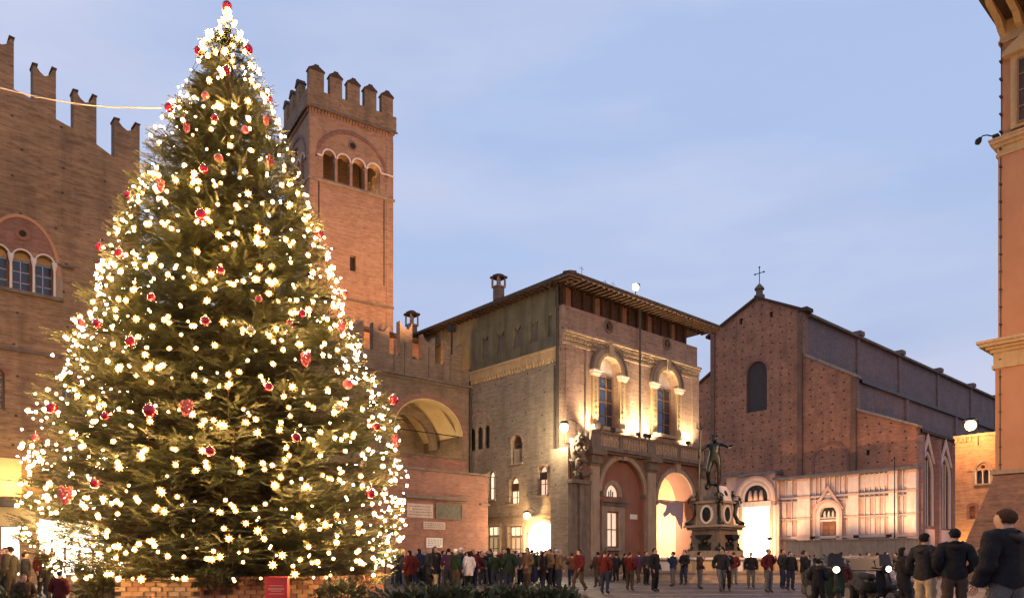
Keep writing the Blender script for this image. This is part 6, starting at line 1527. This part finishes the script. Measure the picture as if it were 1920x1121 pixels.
# putti sitting on the corners with fish
sit = dict(lk=(-.16, -.36, .92), la=(-.16, -.36, .50), rk=(.16, -.34, .90), ra=(.18, -.30, .48), le=(-.28, -.12, 1.2), lw=(-.18, -.34, 1.25), re=(.30, -.08, 1.2), rw=(.22, -.30, 1.15))
for k in range(4):
    an = pi/2*k-pi/4; x_, y_ = 1.12*cos(an), 1.12*sin(an)
    p_ = fig_obj('cherub', sit, .82, (x_, y_, fz(943)-.60), an+pi/2, fo); p_.scale = (1.0, 1.0, .82)
    m = MB(); m.tube([(0, -.42, 1.2), (.1, -.5, 1.0), (.0, -.55, .8), (-.15, -.5, .65)], [.05, .11, .08, .03], 8); m.build('dolphin', 'bronze', p_, smooth=True)
    an2 = an; x_, y_ = 1.55*cos(an2), 1.55*sin(an2)
    s_ = fig_obj('siren', dict(sit, lk=(-.14, -.3, .75), la=(-.08, -.1, .35), rk=(.14, -.3, .75), ra=(.08, -.1, .35), le=(-.26, -.1, 1.2), lw=(-.08, -.24, 1.26), re=(.26, -.1, 1.2), rw=(.08, -.24, 1.26), lean=-.12), .95, (x_, y_, .98-.25), an2+pi/2, fo)
    m = MB(); m.tube([(0, -.12, .5), (.3, -.3, .35), (.5, 0, .4), (.4, .2, .7)], [.14, .13, .09, .03], 8); m.build('fish_tail', 'bronze', s_, smooth=True)

# ------------------------------------------------------------------ scooters
def scooter(px, Y, rz, label, paint, lit=True):
    o = root('motor_scooter', label, 'scooter', ((px-CX)/FPX*Y, Y, 0), rz, 'scooters parked on the square')
    pm = cmat(paint[0], paint[1], .3)
    for y in (-.62, .62):
        m = MB(); n_ = 18
        ring = [(0, y+.22*cos(2*pi*i/n_), .25+.22*sin(2*pi*i/n_)) for i in range(n_+1)]; m.tube(ring, .055, 8); w_ = m.build('wheel', 'iron', o, smooth=True)
        m = MB(); m.tube([(-.05, y, .25), (.05, y, .25)], .14, 12); m.build('rim', 'lead', w_)
    m = MB(); m.tube([(0, -.62, .28), (0, -.5, .62), (0, -.40, 1.0)], [.04, .05, .04], 8); m.build('fork', 'iron', o)
    m = MB(); m.prism([(-.2, .35), (.2, .35), (.24, .7), (.17, .98), (-.17, .98), (-.24, .7)], [], lambda a, d, z: (a, -.42-d+(z-.35)*.18+abs(a)*.25, z), 0, .06); m.build('leg_shield', pm, o)
    m = MB(); m.tube([(0, -.78, .5), (0, -.62, .53), (0, -.42, .48)], [.06, .1, .08], 8); m.build('front_mudguard', pm, o, smooth=True)
    m = MB(); m.box(-.16, .16, -.36, .1, .27, .34); m.build('footboard', 'iron', o)
    m = MB(); m.tube([(0, .08, .42), (0, .25, .58), (0, .6, .62), (0, .92, .66)], [.12, .2, .19, .08], 10); m.build('tail_body', pm, o, smooth=True)
    m = MB(); m.tube([(0, .08, .78), (0, .4, .80), (0, .82, .86)], [.1, .13, .09], 10); m.build('seat', 'iron', o, smooth=True)
    m = MB(); m.tube([(-.34, -.28, 1.06), (-.2, -.36, 1.03), (.2, -.36, 1.03), (.34, -.28, 1.06)], .022, 6); hb = m.build('handlebar', 'iron', o)
    for s in (-1, 1): m = MB(); m.tube([(s*.26, -.34, 1.04), (s*.3, -.36, 1.2), (s*.32, -.36, 1.24)], [.01, .01, .05], 6); m.build('mirror', 'iron', hb)
    m = MB(); m.ball((0, -.42, 1.02), .12, 12); m.build('headlight_shell', pm, o, smooth=True)
    m = MB(); m._lathe((0, 0, 0), [(.08, 0), (.07, .03), (.01, .04)], 12); hl = m.build('headlight', 'lamp_glass' if lit else 'glass', o); hl.location = (0, -.52, 1.02); hl.rotation_euler = (pi/2, 0, 0)
    m = MB(); m.prism([(-.2, 1.1), (.2, 1.1), (.15, 1.42), (-.15, 1.42)], [], lambda a, d, z: (a, -.46+(z-1.1)*.25-d+abs(a)*.2, z), 0, .01); m.build('windscreen', 'smoked', o)
    m = MB(); m.box(-.12, .12, .94, .96, .45, .6); m.build('number_plate', 'white_panel', o)
M['lamp_glass_dim'] = glow('scooter_lamp', (1, .9, .7, 1), 9)
_sv = M['lamp_glass']; M['lamp_glass'] = M['lamp_glass_dim']
scooter(1560, 19.0, radians(-12), 'dark green motor scooter with its headlight on, leftmost of the parked scooters', ('green', JC['green']))
scooter(1640, 20.5, radians(14), 'black motor scooter with a small lit headlight beside the long haired woman', ('black', JC['black']))
scooter(1672, 22.0, radians(35), 'dark red motor scooter partly behind the long haired woman', ('dark red', JC['dark red']), False)
M['lamp_glass'] = _sv
# small dark car facing the camera between the scooters
Yc_ = 22.5; co_ = root('parked_car', 'small dark car facing the camera between the parked scooters', 'car', ((1602-CX)/FPX*Yc_, Yc_, 0), radians(4))
paint = cmat('car paint', (.014, .016, .02), .22)
prof_ = [(-1.8, .35), (-1.85, .62), (-1.55, .80), (-.95, .92), (-.35, 1.36), (.9, 1.40), (1.6, .98), (1.8, .9), (1.85, .4)]
m = MB(); m.prism(prof_, [], lambda a, d, z: (d*(1-.22*max(0, z-.9)/.5), a, z), -.78, .78); cb_ = m.build('body', paint, co_)
me_ = cb_.data; bmm = bmesh.new(); bmm.from_mesh(me_); bmesh.ops.bevel(bmm, geom=[e for e in bmm.edges if e.calc_face_angle(0) > .3], offset=.06, segments=3, affect='EDGES'); bmm.to_mesh(me_); bmm.free()
m = MB(); m.prism([(-.60, .97), (.60, .97), (.50, 1.31), (-.50, 1.31)], [], lambda a, d, z: (a, -.95+(z-.92)/.44*.60-.035-d, z), 0, .01); m.build('windscreen', 'smoked', co_)
for s in (-1, 1):
    m = MB(); m.ball((0, 0, 0), .13, 12, .6); h_ = m.build('headlight', 'glass', co_, smooth=True); h_.location = (s*.58, -1.76, .66)
    for y in (-1.15, 1.15):
        m = MB(); m.tube([(s*.66, y, .3), (s*.84, y, .3)], .3, 18); w_ = m.build('wheel', 'iron', co_); m = MB(); m.tube([(s*.83, y, .3), (s*.855, y, .3)], .18, 12); m.build('rim', 'lead', w_)
    m = MB(); m.ball((s*.86, -.45, 1.0), .09, 8, .7); m.build('mirror', paint, co_, smooth=True)
MB().box(-.24, .24, -1.93, -1.90, .42, .53).build('number_plate', 'white_panel', co_)
MB().box(-.4, .4, -1.91, -1.86, .58, .70).build('grille', 'lead', co_)
# white and green parasol beside the tree
Yp = 27.0; o = root('parasol', 'folded white and green market parasol between the tree and the brick annex', 'parasol', ((722-CX)/FPX*Yp, Yp, 0))
MB().tube([(0, 0, 0), (0, 0, 2.3)], .025, 8).build('pole', 'iron', o)
m = MB(); n_ = 12; base = 0
for r_, z_ in ((.04, 2.35), (.16, 1.95), (.30, 1.5)):
    for k in range(n_): a_ = 2*pi*k/n_; rr_ = r_*(1 if k % 2 else .62); m.v.append((rr_*cos(a_), rr_*sin(a_), z_))
for i in range(2):
    for k in range(n_): a_ = i*n_+k; b_ = i*n_+(k+1) % n_; m.f.append((a_, b_, b_+n_, a_+n_))
m.build('canopy', 'white_panel', o)
m = MB(); 
for r_, z_ in ((.30, 1.499), (.34, 1.2)):
    for k in range(n_): a_ = 2*pi*k/n_; rr_ = r_*(1 if k % 2 else .62); m.v.append((rr_*cos(a_), rr_*sin(a_), z_))
for k in range(n_): m.f.append((k, (k+1) % n_, (k+1) % n_+n_, k+n_))
m.build('canopy_hem', cmat('parasol green', (.03, .12, .05)), o)
